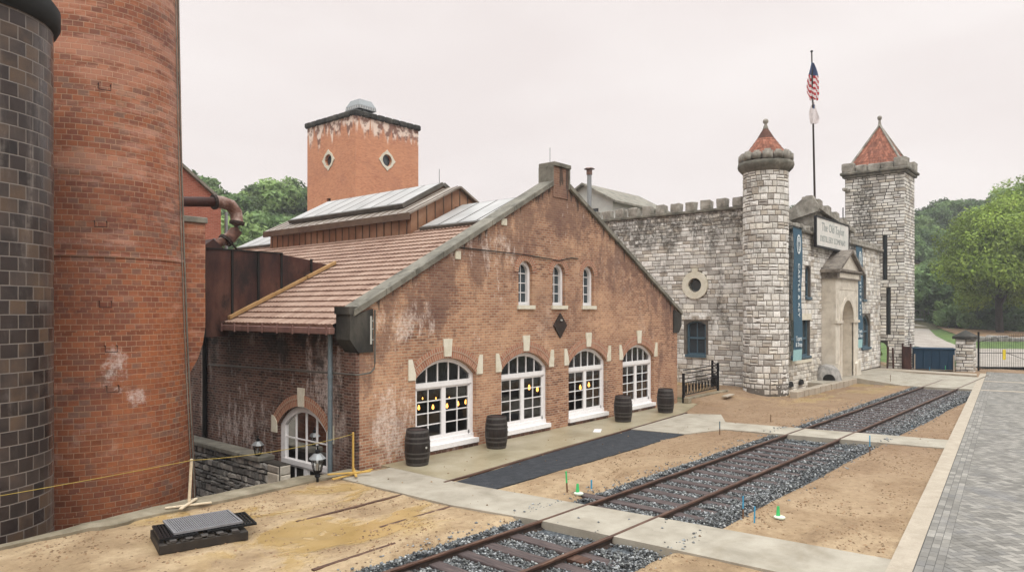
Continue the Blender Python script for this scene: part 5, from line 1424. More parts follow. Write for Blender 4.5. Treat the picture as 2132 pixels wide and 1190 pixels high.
# limestone entrance portal
PX0, PX1, PYf = 39.23, 43.45, 11.28
pf = lambda u, v, w_: (u, PYf+w_, v)
m = MB(); pcx = (PX0+PX1)/2
m.wall([(PX0, -.1), (PX1, -.1), (PX1, 5.55), (PX0, 5.55)], [arch(pcx-1.08, pcx+1.08, .05, 3.35, 1.08)], pf, .75, .6)
prt = m.build('portal', 'portal', ca_)
m = MB(); ring2(m, pf, arch(pcx-1.28, pcx+1.28, .05, 3.35, 1.28), arch(pcx-1.08, pcx+1.08, .05, 3.35, 1.08), -.05, .05)
bar(m, pf, PX0-.03, pcx-1.02, 3.2, 3.34, -.09, .1); bar(m, pf, pcx+1.02, PX1+.03, 3.2, 3.34, -.09, .1)
bar(m, pf, PX0+.35, PX1-.35, 5.0, 5.05, -.02, .02); bar(m, pf, PX0+.35, PX0+.4, 3.5, 5.0, -.02, .02); bar(m, pf, PX1-.4, PX1-.35, 3.5, 5.0, -.02, .02)
# flared foot of the piers
m.solid([(PX0-.25, -.05), (PX0+.75, -.05), (PX0+.70, .9), (PX0+.0, 1.1)], pf, -.12, .4); m.solid([(PX1+.25, -.05), (PX1-.75, -.05), (PX1-.70, .9), (PX1-.0, 1.1)], pf, -.12, .4)
m.build('moulding', 'portal', prt)
m = MB(); bar(m, pf, pcx-1.1, pcx+1.1, 0, 4.5, .6, .65); m.build('recess', 'portal', prt)
m = MB()
for k in range(5): bar(m, pf, PX0-.002, PX0+.0, .9+k*.75, .92+k*.75, .0, .7)
bar(m, pf, pcx-.9, pcx+.9, .02, 2.7, .56, .6); m.build('door', 'portal', prt)
m = MB(); bar(m, pf, PX0-.10, PX1+.10, 5.55, 5.95, -.12, .75); bar(m, pf, PX0-.22, PX1+.22, 5.95, 6.06, -.26, .75); m.build('entablature', 'portal_roof', prt)
m = MB(); bar(m, pf, PX0+.3, PX1-.3, 5.62, 5.86, -.135, -.10)
m.solid([(PX0+.15, 6.07), (PX1-.15, 6.07), (pcx, 7.0)], pf, -.10, .6); m.build('tympanum', 'portal', prt)
m = MB()
for s in (-1, 1):
    a = Vector((pcx, 0, 7.18)); b = Vector((pcx+s*2.38, 0, 6.02)); 
    ps = [(a.x, PYf-.30, a.z), (b.x, PYf-.30, b.z), (b.x, YW+.1, b.z), (a.x, YW+.1, a.z)]
    q0 = m.pts(ps+[(p[0], p[1], p[2]-.14) for p in ps])
    for q_ in ((0, 1, 2, 3), (4, 5, 6, 7), (0, 1, 5, 4), (1, 2, 6, 5), (2, 3, 7, 6), (3, 0, 4, 7)): m.face([q0+i for i in q_])
m.build('roof', 'portal_roof', prt)
# dark rusticated basin beside the portal
ba = thing('stone_basin', (38.6, 11.4, 0), 'dark rounded mossy stone basin at the left foot of the portal', 'basin')
m = MB(); m.lathe([(.75, .0), (.72, .35), (.58, .75), (.34, 1.02), (0, 1.1)], 38.65, 11.55, 22, rfun=lambda r, t, z: r*(1+.10*noise.noise(Vector((math.cos(t)*2, math.sin(t)*2, z*3))))); m.build('dome', 'rubble', ba, smooth=True)
m = MB(); m.solid(arc_only(0, .30, .32, math.pi/2, 12), lambda u, v, w_: (38.0+u*.2, 11.2+w_-u*.8, v), 0, .1); m.build('opening', 'soot', ba)  # no real hole: a dark plate with the recess shade as its colour
# clipped shrub below the vents
# square tower
QX, QY, QW, QL = 51.5, 10.58, 2.9, 3.62
qs = lambda u, v, w_: (QX+w_, u, v); qf = lambda u, v, w_: (u, QY+w_, v)
qh_s = [arch(11.62, 12.36, -.28, 1.45, .32), [(11.42, 2.35), (11.62, 2.35), (11.62, 5.35), (11.42, 5.35)], [(11.62, 5.9), (11.84, 5.9), (11.84, 8.9), (11.62, 8.9)]]
m = MB(); m.wall([(QY+.002, -.3), (QY+QL, -.3), (QY+QL, 12.9), (QY+.002, 12.9)], qh_s, qs, 0, .3)
m.wall([(QX, -.3), (QX+QW, -.3), (QX+QW, 12.9), (QX, 12.9)], [], qf, 0, .3)
m.box(QX+QW-.05, QX+QW, QY+.1, QY+QL, 2.6, 12.9); m.box(QX+.4, QX+QW-.1, QY+QL-.05, QY+QL, 2.6, 12.9); m.box(QX+QW-.05, QX+QW, QY+.1, QY+.9, -.3, 2.6)
qt = m.build('square_tower', 'mortar_d', ca_)
m = MB(); stonework(m, qs, QY-.03, QY+QL, -.2, 12.85, holes=[rect_hole(11.58, 12.40, -1, 1.8), rect_hole(11.40, 11.64, 2.3, 5.4), rect_hole(11.60, 11.86, 5.85, 8.95)], rh=(.17, .25), rw=(.32, .62), off=.022, jit=.014, gap=.038, rnd=random.Random(61))
stonework(m, qf, QX-.03, QX+QW, -.2, 12.85, rh=(.17, .25), rw=(.32, .62), off=.022, jit=.014, gap=.038, rnd=random.Random(62)); m.build('stonework', 'stone_square', qt)
for (a_, b_, c_, d_) in ((11.42, 11.62, 2.35, 5.35), (11.62, 11.84, 5.9, 8.9)):
    m = MB(); bar(m, qs, a_, b_, c_, d_, .2, .22); bar(m, qs, a_, b_, (c_+d_)/2-.03, (c_+d_)/2+.03, .1, .2); m.build('window', 'dglass', qt)
m = MB()
m.bbox(QX-.16, QX+QW+.16, QY-.16, QY+QL+.16, 12.85, 13.02, .04); m.bbox(QX-.28, QX+QW+.28, QY-.28, QY+QL+.28, 13.02, 13.22, .05); m.build('ledge', 'stone_ledge', qt)
k = 80
for (a0, n_, fix, ax) in ((QY, 5, QX-.18, 'y'), (QY, 5, QX+QW-.2, 'y'), (QX, 4, QY-.18, 'x'), (QX, 4, QY+QL-.2, 'x')):
    ln = QL if ax == 'y' else QW
    for i in range(n_):
        a1 = a0-.15+(ln+.3)*i/n_; b1 = a1+(ln+.3)/n_-.03; zt = 13.85 if i in (0, n_-1) else 13.62
        if ax == 'y': boulder(fix, fix+.38, a1, b1, 13.2, zt, 'merlon', qt, k, bv=.06)
        else: boulder(a1, b1, fix, fix+.38, 13.2, zt, 'merlon', qt, k, bv=.06)
        k += 1
m = MB(); cx_, cy_ = QX+QW/2, QY+QL/2; hx, hy = QW/2-.05, QL/2-.05; rr = random.Random(6); nrow = 16
m.pts([]); 
for s in range(4):
    for kk in range(nrow):
        f0, f1 = kk/nrow, min(1, (kk+1)/nrow+.012); z0, z1 = 13.3+3.15*f0, 13.3+3.15*f1
        cnr = [(-hx, -hy), (hx, -hy), (hx, hy), (-hx, hy)]; A, B = cnr[s], cnr[(s+1) % 4]
        def pt(f, u, lift): return (cx_+(A[0]+(B[0]-A[0])*u)*(1-f)*(1+lift), cy_+(A[1]+(B[1]-A[1])*u)*(1-f)*(1+lift), 13.3+3.15*f)
        nt_ = max(1, int((QL-.1)*(1-f0)/.17))
        for i in range(nt_):
            u0 = i/nt_; u1 = (i+.92)/nt_; v_ = rr.uniform(.6, 1.2); m.poly([pt(f0, u0, .025), pt(f0, u1, .025), pt(f1, u1, 0), pt(f1, u0, 0)], None, (v_, v_*.93, v_*.9))
b_ = m.pts([(cx_-hx, cy_-hy, 13.3), (cx_+hx, cy_-hy, 13.3), (cx_+hx, cy_+hy, 13.3), (cx_-hx, cy_+hy, 13.3), (cx_, cy_, 16.42)])
for i in range(4): m.face((b_+i, b_+(i+1) % 4, b_+4), None, (.25, .22, .2))
m.build('roof', 'tile_red', qt)
m = MB()
for (a_, b__) in ((-1, -1), (1, -1), (1, 1), (-1, 1)): m.tube((cx_+a_*hx, cy_+b__*hy, 13.33), (cx_, cy_, 16.5), .085, .06, n=6)
m.lathe([(.14, 16.4), (.10, 16.55), (.07, 16.8), (.13, 16.88), (.15, 16.98), (.11, 17.08), (0, 17.12)], cx_, cy_, 12); m.build('finial', 'stone_cap', qt)
m = MB(); m.bbox(QX-.9, QX, QY+QL-.3, QY+QL-.05, 11.9, 12.1, .04); m.build('spout', 'stone_cap', qt)
# low wing wall with a shrub-filled arch between castle and tower is the opening in the front wall

# sign on the pediment
sg = thing('name_sign', (42, YW-.15, 8), 'large faded white board with grey lettering over the portal', 'sign')
m = MB(); m.box(37.35, 42.95, YW-.34, YW-.28, 7.20, 8.62); m.build('board', 'signboard', sg)
m = MB()
for (a_, b_, c_, d_) in ((37.28, 43.02, 8.62, 8.70), (37.28, 43.02, 7.10, 7.20), (37.26, 37.35, 7.10, 8.70), (42.95, 43.04, 7.10, 8.70)): m.box(a_, b_, YW-.37, YW-.24, c_, d_)
m.build('frame', 'dark_metal', sg)
Mx = lambda x, z, y: Matrix(((1, 0, 0, x), (0, 0, -1, y), (0, 1, 0, z), (0, 0, 0, 1)))
text('The Old Taylor', .62, Mx(40.15, 8.19, YW-.345), 'sign_ink', 'lettering', sg)
text('DISTILLERY COMPANY', .44, Mx(40.15, 7.58, YW-.345), 'sign_ink', 'lettering', sg)
# banners
My = lambda x, z, y: Matrix(((0, 1, 0, x), (0, 0, -1, y), (-1, 0, 0, z), (0, 0, 0, 1)))
def banner(x0, x1, z0, z1, label):
    b = thing('banner', ((x0+x1)/2, YW-.25, z1), label, 'banner')
    yb = YW-.42
    m = MB(); nn_ = 24
    def yy(z): return yb+.03*math.sin(z*1.7)
    for i in range(nn_):
        za, zb = z0+(z1-z0)*i/nn_, z0+(z1-z0)*(i+1)/nn_; mi = 1 if zb < z0+(z1-z0)*.085 else 0
        m.poly([(x0, yy(za), za), (x1, yy(za)+.02, za), (x1, yy(zb)+.02, zb), (x0, yy(zb), zb)], None, None, mi)
        m.poly([(x0, yy(za)+.012, za), (x1, yy(za)+.032, za), (x1, yy(zb)+.032, zb), (x0, yy(zb)+.012, zb)], None, None, mi)
    m.build('cloth', ['banner', 'banner_lt'], b)
    m = MB(); m.tube((x0-.05, yb, z1+.03), (x1+.05, yb, z1+.03), .03, n=8); m.tube((x0-.05, yb, z1+.03), (x0-.05, YW, z1+.03), .025, n=6); m.tube((x1+.05, yb, z1+.03), (x1+.05, YW, z1+.03), .025, n=6)
    m.build('bracket', 'dark_metal', b)
    xc = (x0+x1)/2
    text('CASTLE & KEY', .37, My(xc, z0+(z1-z0)*.53, yb-.05), 'ink', 'lettering', b, space=1.1)
    text('Tours', .34, Mx(xc, z0+(z1-z0)*.165, yb-.05), 'ink', 'lettering', b); text('& Shop', .30, Mx(xc, z0+(z1-z0)*.12, yb-.05), 'ink', 'lettering', b)
    # emblem: an upright oval holding a key
    m = MB(); zc = z0+(z1-z0)*.875; mpb = lambda u, v, w_: (xc+u, yb-.05+w_, zc+v); n = 24
    A = [(.27*math.cos(2*math.pi*i/n), .46*math.sin(2*math.pi*i/n)) for i in range(n)]; B = [(.20*math.cos(2*math.pi*i/n), .38*math.sin(2*math.pi*i/n)) for i in range(n)]
    ring2(m, mpb, A, B, 0, .01); ring2(m, mpb, [(.10*math.cos(2*math.pi*i/n), .2+.10*math.sin(2*math.pi*i/n)) for i in range(n)], [(.05*math.cos(2*math.pi*i/n), .2+.05*math.sin(2*math.pi*i/n)) for i in range(n)], 0, .01)
    bar(m, mpb, -.025, .025, -.28, .11, 0, .01); bar(m, mpb, .025, .10, -.28, -.22, 0, .01); bar(m, mpb, .025, .09, -.17, -.12, 0, .01); m.build('emblem', 'ink', b)
banner(33.75, 35.0, 1.50, 7.80, 'long blue banner hanging left of the portal, over the double window')
banner(44.2, 45.55, 1.68, 7.62, 'long blue banner hanging right of the portal, partly behind its gable')
# flagpole and flags
px_, py_ = 39.75, YW+.5
m = MB(); lean = -.5
fp = thing('flagpole', (px_, py_, 9.3), 'tall thin flagpole standing on the pediment peak', 'flagpole')
def pp_(z): t = (z-9.9)/7.8; return Vector((px_+lean*t, py_+.0*t, z))
m.path([pp_(9.0), pp_(12), pp_(15), pp_(17.7)], [.06, .055, .045, .035], 8); m.build('pole', 'rail_dark', fp)
m = MB(); p = pp_(17.72); m.lathe([(0, 17.68), (.07, 17.7), (.07, 17.76), (0, 17.8)], p.x, p.y, 8); m.build('finial', 'dark_metal', fp)
def flag(name, z1, z0, wd, label, cols, seed):
    f = thing(name, tuple(pp_(z1)), label, 'flag'); m = MB(); nz_, nx_ = 26, 12
    pts = []
    for i in range(nz_+1):
        t = i/nz_; z = z1+(z0-z1)*t; wv = wd*(.18+.82*math.sin(min(1, t*1.5)*math.pi/2))*(1-.35*max(0, t-.8)/.2)
        c = pp_(z)
        for j in range(nx_+1):
            s = j/nx_; fold = math.sin(s*9+t*3+seed)*.11*(.4+t)
            # hangs limply: folds gather about the pole
            ox = (s-.5)*wv+.03*math.sin(t*7+seed); oy = fold
            pts.append((c.x+ox*ST-oy*CT*.6, c.y-ox*CT-oy*ST*.6-.05, z-.12*s*(1-t)))
    b0_ = m.pts(pts)
    for i in range(nz_):
        for j in range(nx_):
            t, s = (i+.5)/nz_, (j+.5)/nx_; q_ = b0_+i*(nx_+1)+j
            m.face((q_, q_+1, q_+nx_+2, q_+nx_+1), None, None, cols(s, t))
    return f, m
def uscol(s, t):
    if t < .34: return 2
    k = (t*6.5-s*2.2) % 1.0
    return 0 if k < .5 else 1
M['flag_red'] = plain('flag_red', (176, 44, 52), .8); M['flag_white'] = plain('flag_white', (228, 218, 216), .8); M['flag_navy'] = plain('flag_navy', (60, 74, 108), .8)
f, m = flag('national_flag', 17.2, 15.15, .72, 'limp red and white striped flag with dark blue corner at the pole top', uscol, 0); m.build('cloth', ['flag_red', 'flag_white', 'flag_navy'], f, smooth=True)
f, m = flag('white_flag', 15.1, 13.9, .50, 'limp white flag with a small grey mark hanging below the striped one', lambda s, t: 2 if (.12 < t < .3 and .4 < s < .65) else 1, 2); m.build('cloth', ['flag_red', 'flag_white', 'flag_navy'], f, smooth=True)
# ------------------------------------------------------------------ things standing about
# barrels
bp = thing('barrel', (0, 0, 0), '', 'barrel', 'oak barrels along the arched windows')
def barrel_parts(t):
    m = MB(); prof = [(.27, 0), (.295, .12), (.315, .28), (.325, .45), (.315, .62), (.295, .78), (.27, .90), (.255, .90), (.25, .87), (0, .87)]
    m.lathe(prof, n=30, rfun=lambda r, t_, z: r*(1-.006*(int(t_*30/6.283*1.0001) % 2))); m.build('staves', 'barrel', t, smooth=False)
    m = MB(); m.lathe([(0, .872), (.25, .872)], n=24); m.build('lid', 'barrel_top', t)
    for z0, z1, r0, r1 in ((.02, .075, .275, .288), (.18, .225, .304, .31), (.30, .335, .321, .324), (.565, .60, .324, .321), (.675, .72, .31, .304), (.825, .88, .288, .275)):
        m = MB(); m.lathe([(r0-.004, z0), (r0+.004, z0), (r1+.004, z1), (r1-.004, z1)], n=30); m.build('hoop', 'hoop', t)
    m = MB(); a_ = -.35; m.tube((.322*math.cos(a_), .322*math.sin(a_), .46), (.335*math.cos(a_), .335*math.sin(a_), .46), .028, n=10); m.build('bung', 'spot', t)
barrel_parts(bp)
spots = [(12.05, 13.48, 0, 'dark oak barrel nearest the corner of the brick building, left of the first arched window'),
         (14.98, 13.42, .6, 'dark oak barrel between the first and second arched windows'),
         (21.42, 13.22, 1.3, 'dark oak barrel between the third and fourth arched windows'),
         (24.35, 13.15, 2.2, 'dark oak barrel at the far right, past the fourth arched window')]
for i, (x, y, a_, lb) in enumerate(spots):
    if i == 0: o = bp; o.location = (x, y, 0); ORG[o.name] = Vector((x, y, 0))
    else: o = copy_thing(bp, (x, y, 0))
    o.location = (x, y, .002); o.rotation_euler = (0, 0, a_-1.2); o['label'] = lb

# grates on a pallet
pa = thing('pallet', (5.7, 12.1, -.03), 'dark low pallet frame lying on the wet sandy soil at lower left', 'pallet')
A, B, C_ = Vector((4.93, 11.66, 0)), Vector((6.25, 11.30, 0)), Vector((5.42, 12.75, 0))
ux = (B-A).normalized(); uy = Vector((-ux.y, ux.x, 0)); 
TP = lambda u, v, z: tuple(A+ux*u+uy*v+Vector((0, 0, z)))
m = MB()
m.bbox(0, 1.38, 0, .10, -.02, .13, .01, T=TP); m.bbox(0, 1.38, .92, 1.02, -.02, .13, .01, T=TP); m.bbox(0, .10, .101, .919, -.02, .13, .01, T=TP); m.bbox(1.28, 1.38, .101, .919, -.02, .13, .01, T=TP)
m.build('side_rail', 'pallet', pa)
m = MB()
for i in range(6): m.bbox(.12+i*.2, .25+i*.2, .0, 1.0, .131, .15, .004, T=TP)
m.build('slat', 'pallet', pa)
for i in range(5): m = MB(); m.bbox(.16+i*.24, .27+i*.24, .02, .14, .151, .175, .004, T=TP); m.build('spacer_block', 'hoop', pa)
def grate(u0, u1, v0, v1, z, label, mat, an=0, nb=26):
    ctr = Vector(TP((u0+u1)/2, (v0+v1)/2, z)); t = thing('drain_grate', tuple(ctr), label, 'grate')
    ca2, sa2 = math.cos(an), math.sin(an)
    def TG(u, v, zz):
        du, dv_ = u-(u0+u1)/2, v-(v0+v1)/2; return TP((u0+u1)/2+du*ca2-dv_*sa2, (v0+v1)/2+du*sa2+dv_*ca2, zz)
    m = MB()
    for (a_, b_, c_, d_) in ((u0, u1, v0, v0+.03), (u0, u1, v1-.03, v1), (u0, u0+.03, v0+.03, v1-.03), (u1-.03, u1, v0+.03, v1-.03)): m.box(a_, b_, c_, d_, z, z+.035, T=TG)
    m.build('rim', mat, t)
    m = MB()
    for i in range(nb):
        a_ = u0+.04+(u1-u0-.08)*i/nb; m.box(a_, a_+(u1-u0-.08)/nb*.55, v0+.02, v1-.02, z+.008, z+.030, T=TG)
    for i in range(1, 7): v = v0+(v1-v0)*i/7; m.box(u0+.02, u1-.02, v, v+.015, z+.0, z+.022, T=TG)
    m.build('grille', mat, t); return t
grate(.75, 1.55, .12, .95, .178, 'black drain grate sticking out at the right end of the pallet', 'black_metal', .0, 14)
grate(.02, .6, .10, .96, .178, 'black drain grate at the left end of the pallet under the grey one', 'black_metal', .0, 10)
grate(.22, 1.32, .18, 1.08, .22, 'light grey cast drain grate lying on top of the pallet stack', 'grate', .05, 30)

# rope barrier
st = thing('barrier_stand', (6.5, 14.02, 0), 'thin pale timber stake on a crossed foot on the quay edge, left one', 'stand')
m = MB(); T = lambda x, y, z: (6.5+x+(z*.06), 14.02+y, z)
m.bbox(-.022, .022, -.022, .022, .03, .94, .004, T=T); m.build('post', 'wood_pale', st)
m = MB(); 
def plank(m, cx, cy, ang, l, z):
    c_, s_ = math.cos(ang), math.sin(ang); m.bbox(-l, l, -.03, .03, z, z+.03, .004, T=lambda x, y, zz: (cx+x*c_-y*s_, cy+x*s_+y*c_, zz))
plank(m, 6.48, 13.98, -.35, .42, .03); plank(m, 6.48, 13.98, .75, .38, .062); m.build('foot', 'wood_pale', st)
st2 = thing('barrier_stand', (10.25, 13.72, 0), 'yellow timber stake on a crossed foot at the corner of the brick building', 'stand')
m = MB(); m.bbox(10.23, 10.27, 13.70, 13.74, .03, 1.02, .004); m.build('post', 'wood_yellow', st2)
m = MB(); plank(m, 10.25, 13.72, .1, .62, .02); plank(m, 10.3, 13.72, 1.0, .42, .052); plank(m, 10.1, 13.66, -.5, .5, .085); m.build('foot', 'wood_yellow', st2)
m = MB()
def sag(p, q, s, n=14): 
    p, q = Vector(p), Vector(q); return [p+(q-p)*(i/n)-Vector((0, 0, s*4*(i/n)*(1-i/n))) for i in range(n+1)]
m.path(sag((1.5, 14.2, .80), (6.55, 13.99, .92), .03)+sag((6.55, 13.99, .92), (10.25, 13.72, .98), .10)[1:], .0065, 6)
tag(m.build('yellow_rope', 'rope'), 'thin yellow warning rope strung along the quay edge between the stakes', 'rope')
m = MB(); m.path([(10.6, 13.5, .02), (10.9, 13.62, .03), (11.3, 13.5, .02), (11.9, 12.9, .02), (12.2, 12.75, .02)], .012, 6)

# lantern posts in the sunken yard
def lantern(x, y, zt, s, label):
    t = thing('lantern_post', (x, y, -2.6), label, 'lamp post', 'lantern posts by the side door'); L = lambda z: zt+z*s
    m = MB(); m.path([(x, y, -2.6), (x, y, L(-.62))], .03, 8); m.lathe([(.03, L(-.62)), (.07, L(-.58)), (.03, L(-.52)), (.06, L(-.50)), (.09, L(-.47))], x, y, 8); m.build('post', 'black_metal', t)
    m = MB(); n = 6
    for i in range(n):
        a_ = 2*math.pi*i/n+.2; m.tube((x+.09*s*math.cos(a_), y+.09*s*math.sin(a_), L(-.47)), (x+.155*s*math.cos(a_), y+.155*s*math.sin(a_), L(-.17)), .011*s, n=5)
    m.lathe([(.10*s, L(-.48)), (.10*s, L(-.46)), (.0, L(-.46))], x, y, 6); m.build('cage', 'black_metal', t)
    m = MB(); m.lathe([(.085*s, L(-.46)), (.148*s, L(-.18))], x, y, 6); m.build('lantern_glass', 'lamp_glass', t)
    m = MB(); m.lathe([(.20*s, L(-.175)), (.19*s, L(-.16)), (.09*s, L(-.06)), (.05*s, L(-.05))], x, y, 8); m.build('hood', 'gravelgrey', t)
    m = MB(); m.lathe([(.05*s, L(-.05)), (.05*s, L(.0)), (.07*s, L(.01)), (.02*s, L(.04)), (.02*s, L(.09)), (.045*s, L(.10)), (.0, L(.13))], x, y, 8); m.build('finial', 'black_metal', t)
    m = MB(); m.lathe([(.03*s, L(-.44)), (.035*s, L(-.3)), (.0, L(-.26))], x, y, 8); m.build('burner', 'white', t)
def GP(px, py, d): a_ = (px-1066)/F_; return ((CT+ST*a_)*d, (ST-CT*a_)*d, H_-(py-YH)/F_*d)
q1 = GP(661, 938, 16.2); lantern(q1[0], q1[1], q1[2], 1.0, 'black lantern with frosted panes standing right in front of the side door')
q2 = GP(537, 914, 19.0); lantern(q2[0], q2[1], q2[2], .85, 'black lantern with metal hood standing against the rubble wall, left of the side door')

# survey stakes
def stake(x, y, h, r, cols, label, flag=None, name='survey_stake', w=.02):
    z0 = soil_z(x, y)-.05 if not (abs(x-11) < .8) else -.05
    t = thing(name, (x, y, z0), label, 'stake'); hs = len(cols)
    for i, c in enumerate(cols):
        m = MB(); a_, b_ = z0+(h+.05)*i/hs, z0+(h+.05)*(i+1)/hs; m.bbox(x-w, x+w, y-w*.5, y+w*.5, a_, b_, .003, T=lambda px, py, pz: (px+(pz-z0)*r, py, pz)); m.build(('stub', 'painted_top')[i] if hs > 1 else 'shaft', c, t)
    return t
stake(12.40, 9.05, .46, -.10, ['stake_wood', 'stake_green'], 'tall leaning stake with dark green top on the bed between asphalt strip and track')
stake(12.98, 8.82, .20, 0, ['stake_blue'], 'short blue stake beside the track gravel past the near footpath')
stake(21.2, 9.55, .42, 0, ['stake_wood', 'window_blue'], 'grey topped stake at the near corner of the middle footpath')
stake(20.85, 5.12, .55, 0, ['stake_wood', 'stake_blue'], 'tall blue topped stake in the bed between track and paved road')
stake(13.02, 5.40, .42, 0, ['stake_wood', 'stake_blue'], 'blue topped stake with earth heap at the edge of the track gravel', w=.018)
stake(12.86, 5.12, .30, .05, ['stake_blue'], 'short bright blue stake just in front of the taller blue topped one', w=.018)
stake(9.05, 5.80, .26, 0, ['stake_blue'], 'bright blue stake at the bottom edge of the picture beside the gravel')
stake(42.0, 9.3, .45, 0, ['stake_wood'], 'thin wooden stake by the muddy puddle at the castle apron')
stake(50.4, 8.95, .40, 0, ['stake_wood', 'stake_blue'], 'thin stake left of centre in front of the dark blue bin')
stake(51.6, 8.3, .42, 0, ['stake_wood', 'stake_green'], 'thin stake near the right end of the dark blue bin')
stake(24.95, 9.35, .25, .05, ['stake_wood'], 'stubby wooden stake in the bare soil below the turret')
stake(27.65, 5.45, .22, 0, ['stake_blue'], 'tiny blue stake at the gravel edge past the middle footpath')
for (x, y, lb) in ((12.35, 8.72, 'white round drain cap with green marker beside the near track gravel'), (13.42, 4.86, 'white round drain cap with green marker on the bed beside the paved road')):
    z0 = soil_z(x, y)+.015; t = thing('utility_cover', (x, y, z0), lb, 'drain cover')
    m = MB(); m.lathe([(.10, z0), (.105, z0+.025), (.09, z0+.035), (0, z0+.037)], x, y, 16); m.build('lid', 'stake_pvc', t)
    m = MB(); m.solid([(-.035, .03), (.035, .03), (.02, .22), (-.02, .22)], lambda u, v, w_: (x+u*.7, y-u*.7+w_+.02, z0+v), 0, .012); m.build('marker', 'stake_green', t)
# small pale slabs and scraps of timber lying about
for (x, y, l, a_, mt, lb) in ((29.5, 12.9, .5, .1, 'kerb', 'pale flat stone slab lying on the soil near the iron fence'), (19.1, 12.75, .28, .5, 'white', 'small white board lying on the damp walkway before the third window')):
    m = MB(); c_, s_ = math.cos(a_), math.sin(a_); z0 = .19 if x > 28 else .004
    m.bbox(-l, l, -.12, .12, z0-.03 if x > 28 else z0, z0+.03, .01, T=lambda px, py, pz: (x+px*c_-py*s_, y+px*s_+py*c_, pz)); tag(m.build('stone_slab' if mt == 'kerb' else 'board', mt), lb, 'slab' if mt == 'kerb' else 'board')

# wrought iron fence between building and castle
fe = thing('iron_fence', (27.2, 13.9, 0), 'low dark wrought iron fence with scrolled lower panel between brick building and castle', 'fence')
FP = [(27.25, 13.88), (31.1, 14.10), (32.35, 14.95)]
m = MB(); mb2 = MB(); mc = MB()
for i, (x, y) in enumerate(FP): m = MB(); z0 = soil_z(x, y); m.bbox(x-.045, x+.045, y-.045, y+.045, z0-.1, z0+1.28, .008); m.build('post', 'black_metal', fe)
for i in range(2):
    a_, b_ = Vector((*FP[i], 0)), Vector((*FP[i+1], 0)); d_ = b_-a_; L = d_.length; z0 = .22
    for z in (.10, .62, .78, 1.0, 1.15): mb2.tube(a_+Vector((0, 0, z0+z)), b_+Vector((0, 0, z0+z)), .024, n=6)
    n = int(L/.17)
    for k in range(1, n): 
        p = a_+d_*k/n; mc.tube(p+Vector((0, 0, z0+.1)), p+Vector((0, 0, z0+.62)), .016, n=4)
        if k % 2: mc.tube(p+Vector((0, 0, z0+.12)), a_+d_*(k+1)/n+Vector((0, 0, z0+.6)), .014, n=4); mc.tube(a_+d_*(k+1)/n+Vector((0, 0, z0+.12)), p+Vector((0, 0, z0+.6)), .014, n=4)
mb2.build('rail_bar', 'black_metal', fe); mc.build('scroll_panel', 'black_metal', fe)
m = MB(); m.bbox(27.2, 31.2, 13.62, 13.85, .0, .24, .02); struct(m.build('kerb', 'old_concrete'))

# blue bin, rusty panel, gate pier, gate
m = MB(); bl = thing('blue_skip', (52.2, 9.1, 0), 'dark blue steel skip with a rim beside the gate pier', 'skip')
A_, B_ = Vector((51.95, 10.15, 0)), Vector((52.5, 7.92, 0)); ub = (B_-A_).normalized(); vb = Vector((-ub.y, ub.x, 0)); Lb = (B_-A_).length
TB = lambda u, v, z: tuple(A_+ub*u+vb*v+Vector((0, 0, z)))
m.bbox(0, Lb, 0, 1.4, .08, 1.36, .02, T=TB); m.build('body', 'bin_blue', bl)
m = MB(); m.bbox(-.05, Lb+.05, -.06, 1.46, 1.36, 1.44, .02, T=TB); 
for i in range(5): m.bbox(Lb*(i+.2)/5, Lb*(i+.2)/5+.06, -.035, .0, .1, 1.3, .01, T=TB)
m.build('rim', 'bin_blue', bl)
m = MB(); 
for u in (.03, Lb-.10): m.bbox(u, u+.07, -.11, -.04, .0, 1.05, .01, T=TB)
m.build('guard_post', 'kerb', bl)
rp = thing('rusty_gate_leaf', (51.6, 10.6, 0), 'narrow rusty brown steel panel between square tower and blue skip', 'panel')
m = MB(); m.bbox(51.30, 51.46, 10.2, 10.62, .05, 1.55, .02); m.build('sheet', 'rust', rp)
m = MB(); m.tube((51.38, 10.2, 0), (51.38, 10.2, 1.75), .05, n=8); m.build('post', 'rust_dark', rp); m = MB(); m.tube((51.38, 10.66, 0), (51.38, 10.66, 1.75), .05, n=8); m.build('post', 'rust_dark', rp)
r2 = thing('garden_post', (51.2, 11.3, 0), 'pair of dark leaning iron posts at the foot of the square tower', 'posts')
m = MB(); m.tube((51.1, 11.5, 0), (51.1, 11.45, 1.5), .06, n=8); m.build('post', 'rust_dark', r2); m = MB(); m.tube((51.15, 11.15, 0), (51.2, 11.2, 1.45), .06, n=8); m.build('post', 'rust_dark', r2)
gp = thing('gate_pier', (53.7, 7.45, 0), 'rough stone gate pier with a dark pitched stone cap', 'pier')
GX0, GX1, GY0, GY1 = 53.1, 54.1, 7.02, 7.98
m = MB(); m.box(GX0, GX1, GY0, GY1, -.2, 2.05); m.build('core', 'mortar_d', gp)
m = MB()
stonework(m, lambda u, v, w_: (GX0+w_, u, v), GY0-.02, GY1, -.1, 2.05, rh=(.14, .26), rw=(.25, .6), off=.05, jit=.02, gap=.03, rnd=random.Random(71))
stonework(m, lambda u, v, w_: (u, GY0+w_, v), GX0-.02, GX1, -.1, 2.05, rh=(.14, .26), rw=(.25, .6), off=.05, jit=.02, gap=.03, rnd=random.Random(72)); m.build('stonework', 'stone_tower', gp)
m = MB(); q_ = [(GX0-.16, GY0-.16), (GX1+.16, GY0-.16), (GX1+.16, GY1+.16), (GX0-.16, GY1+.16)]
m.prism(q_, 2.05, 2.22); b_ = m.pts([(x, y, 2.22) for x, y in q_]+[((GX0+GX1)/2, (GY0+GY1)/2, 2.62)])
for i in range(4): m.face((b_+i, b_+(i+1) % 4, b_+4))
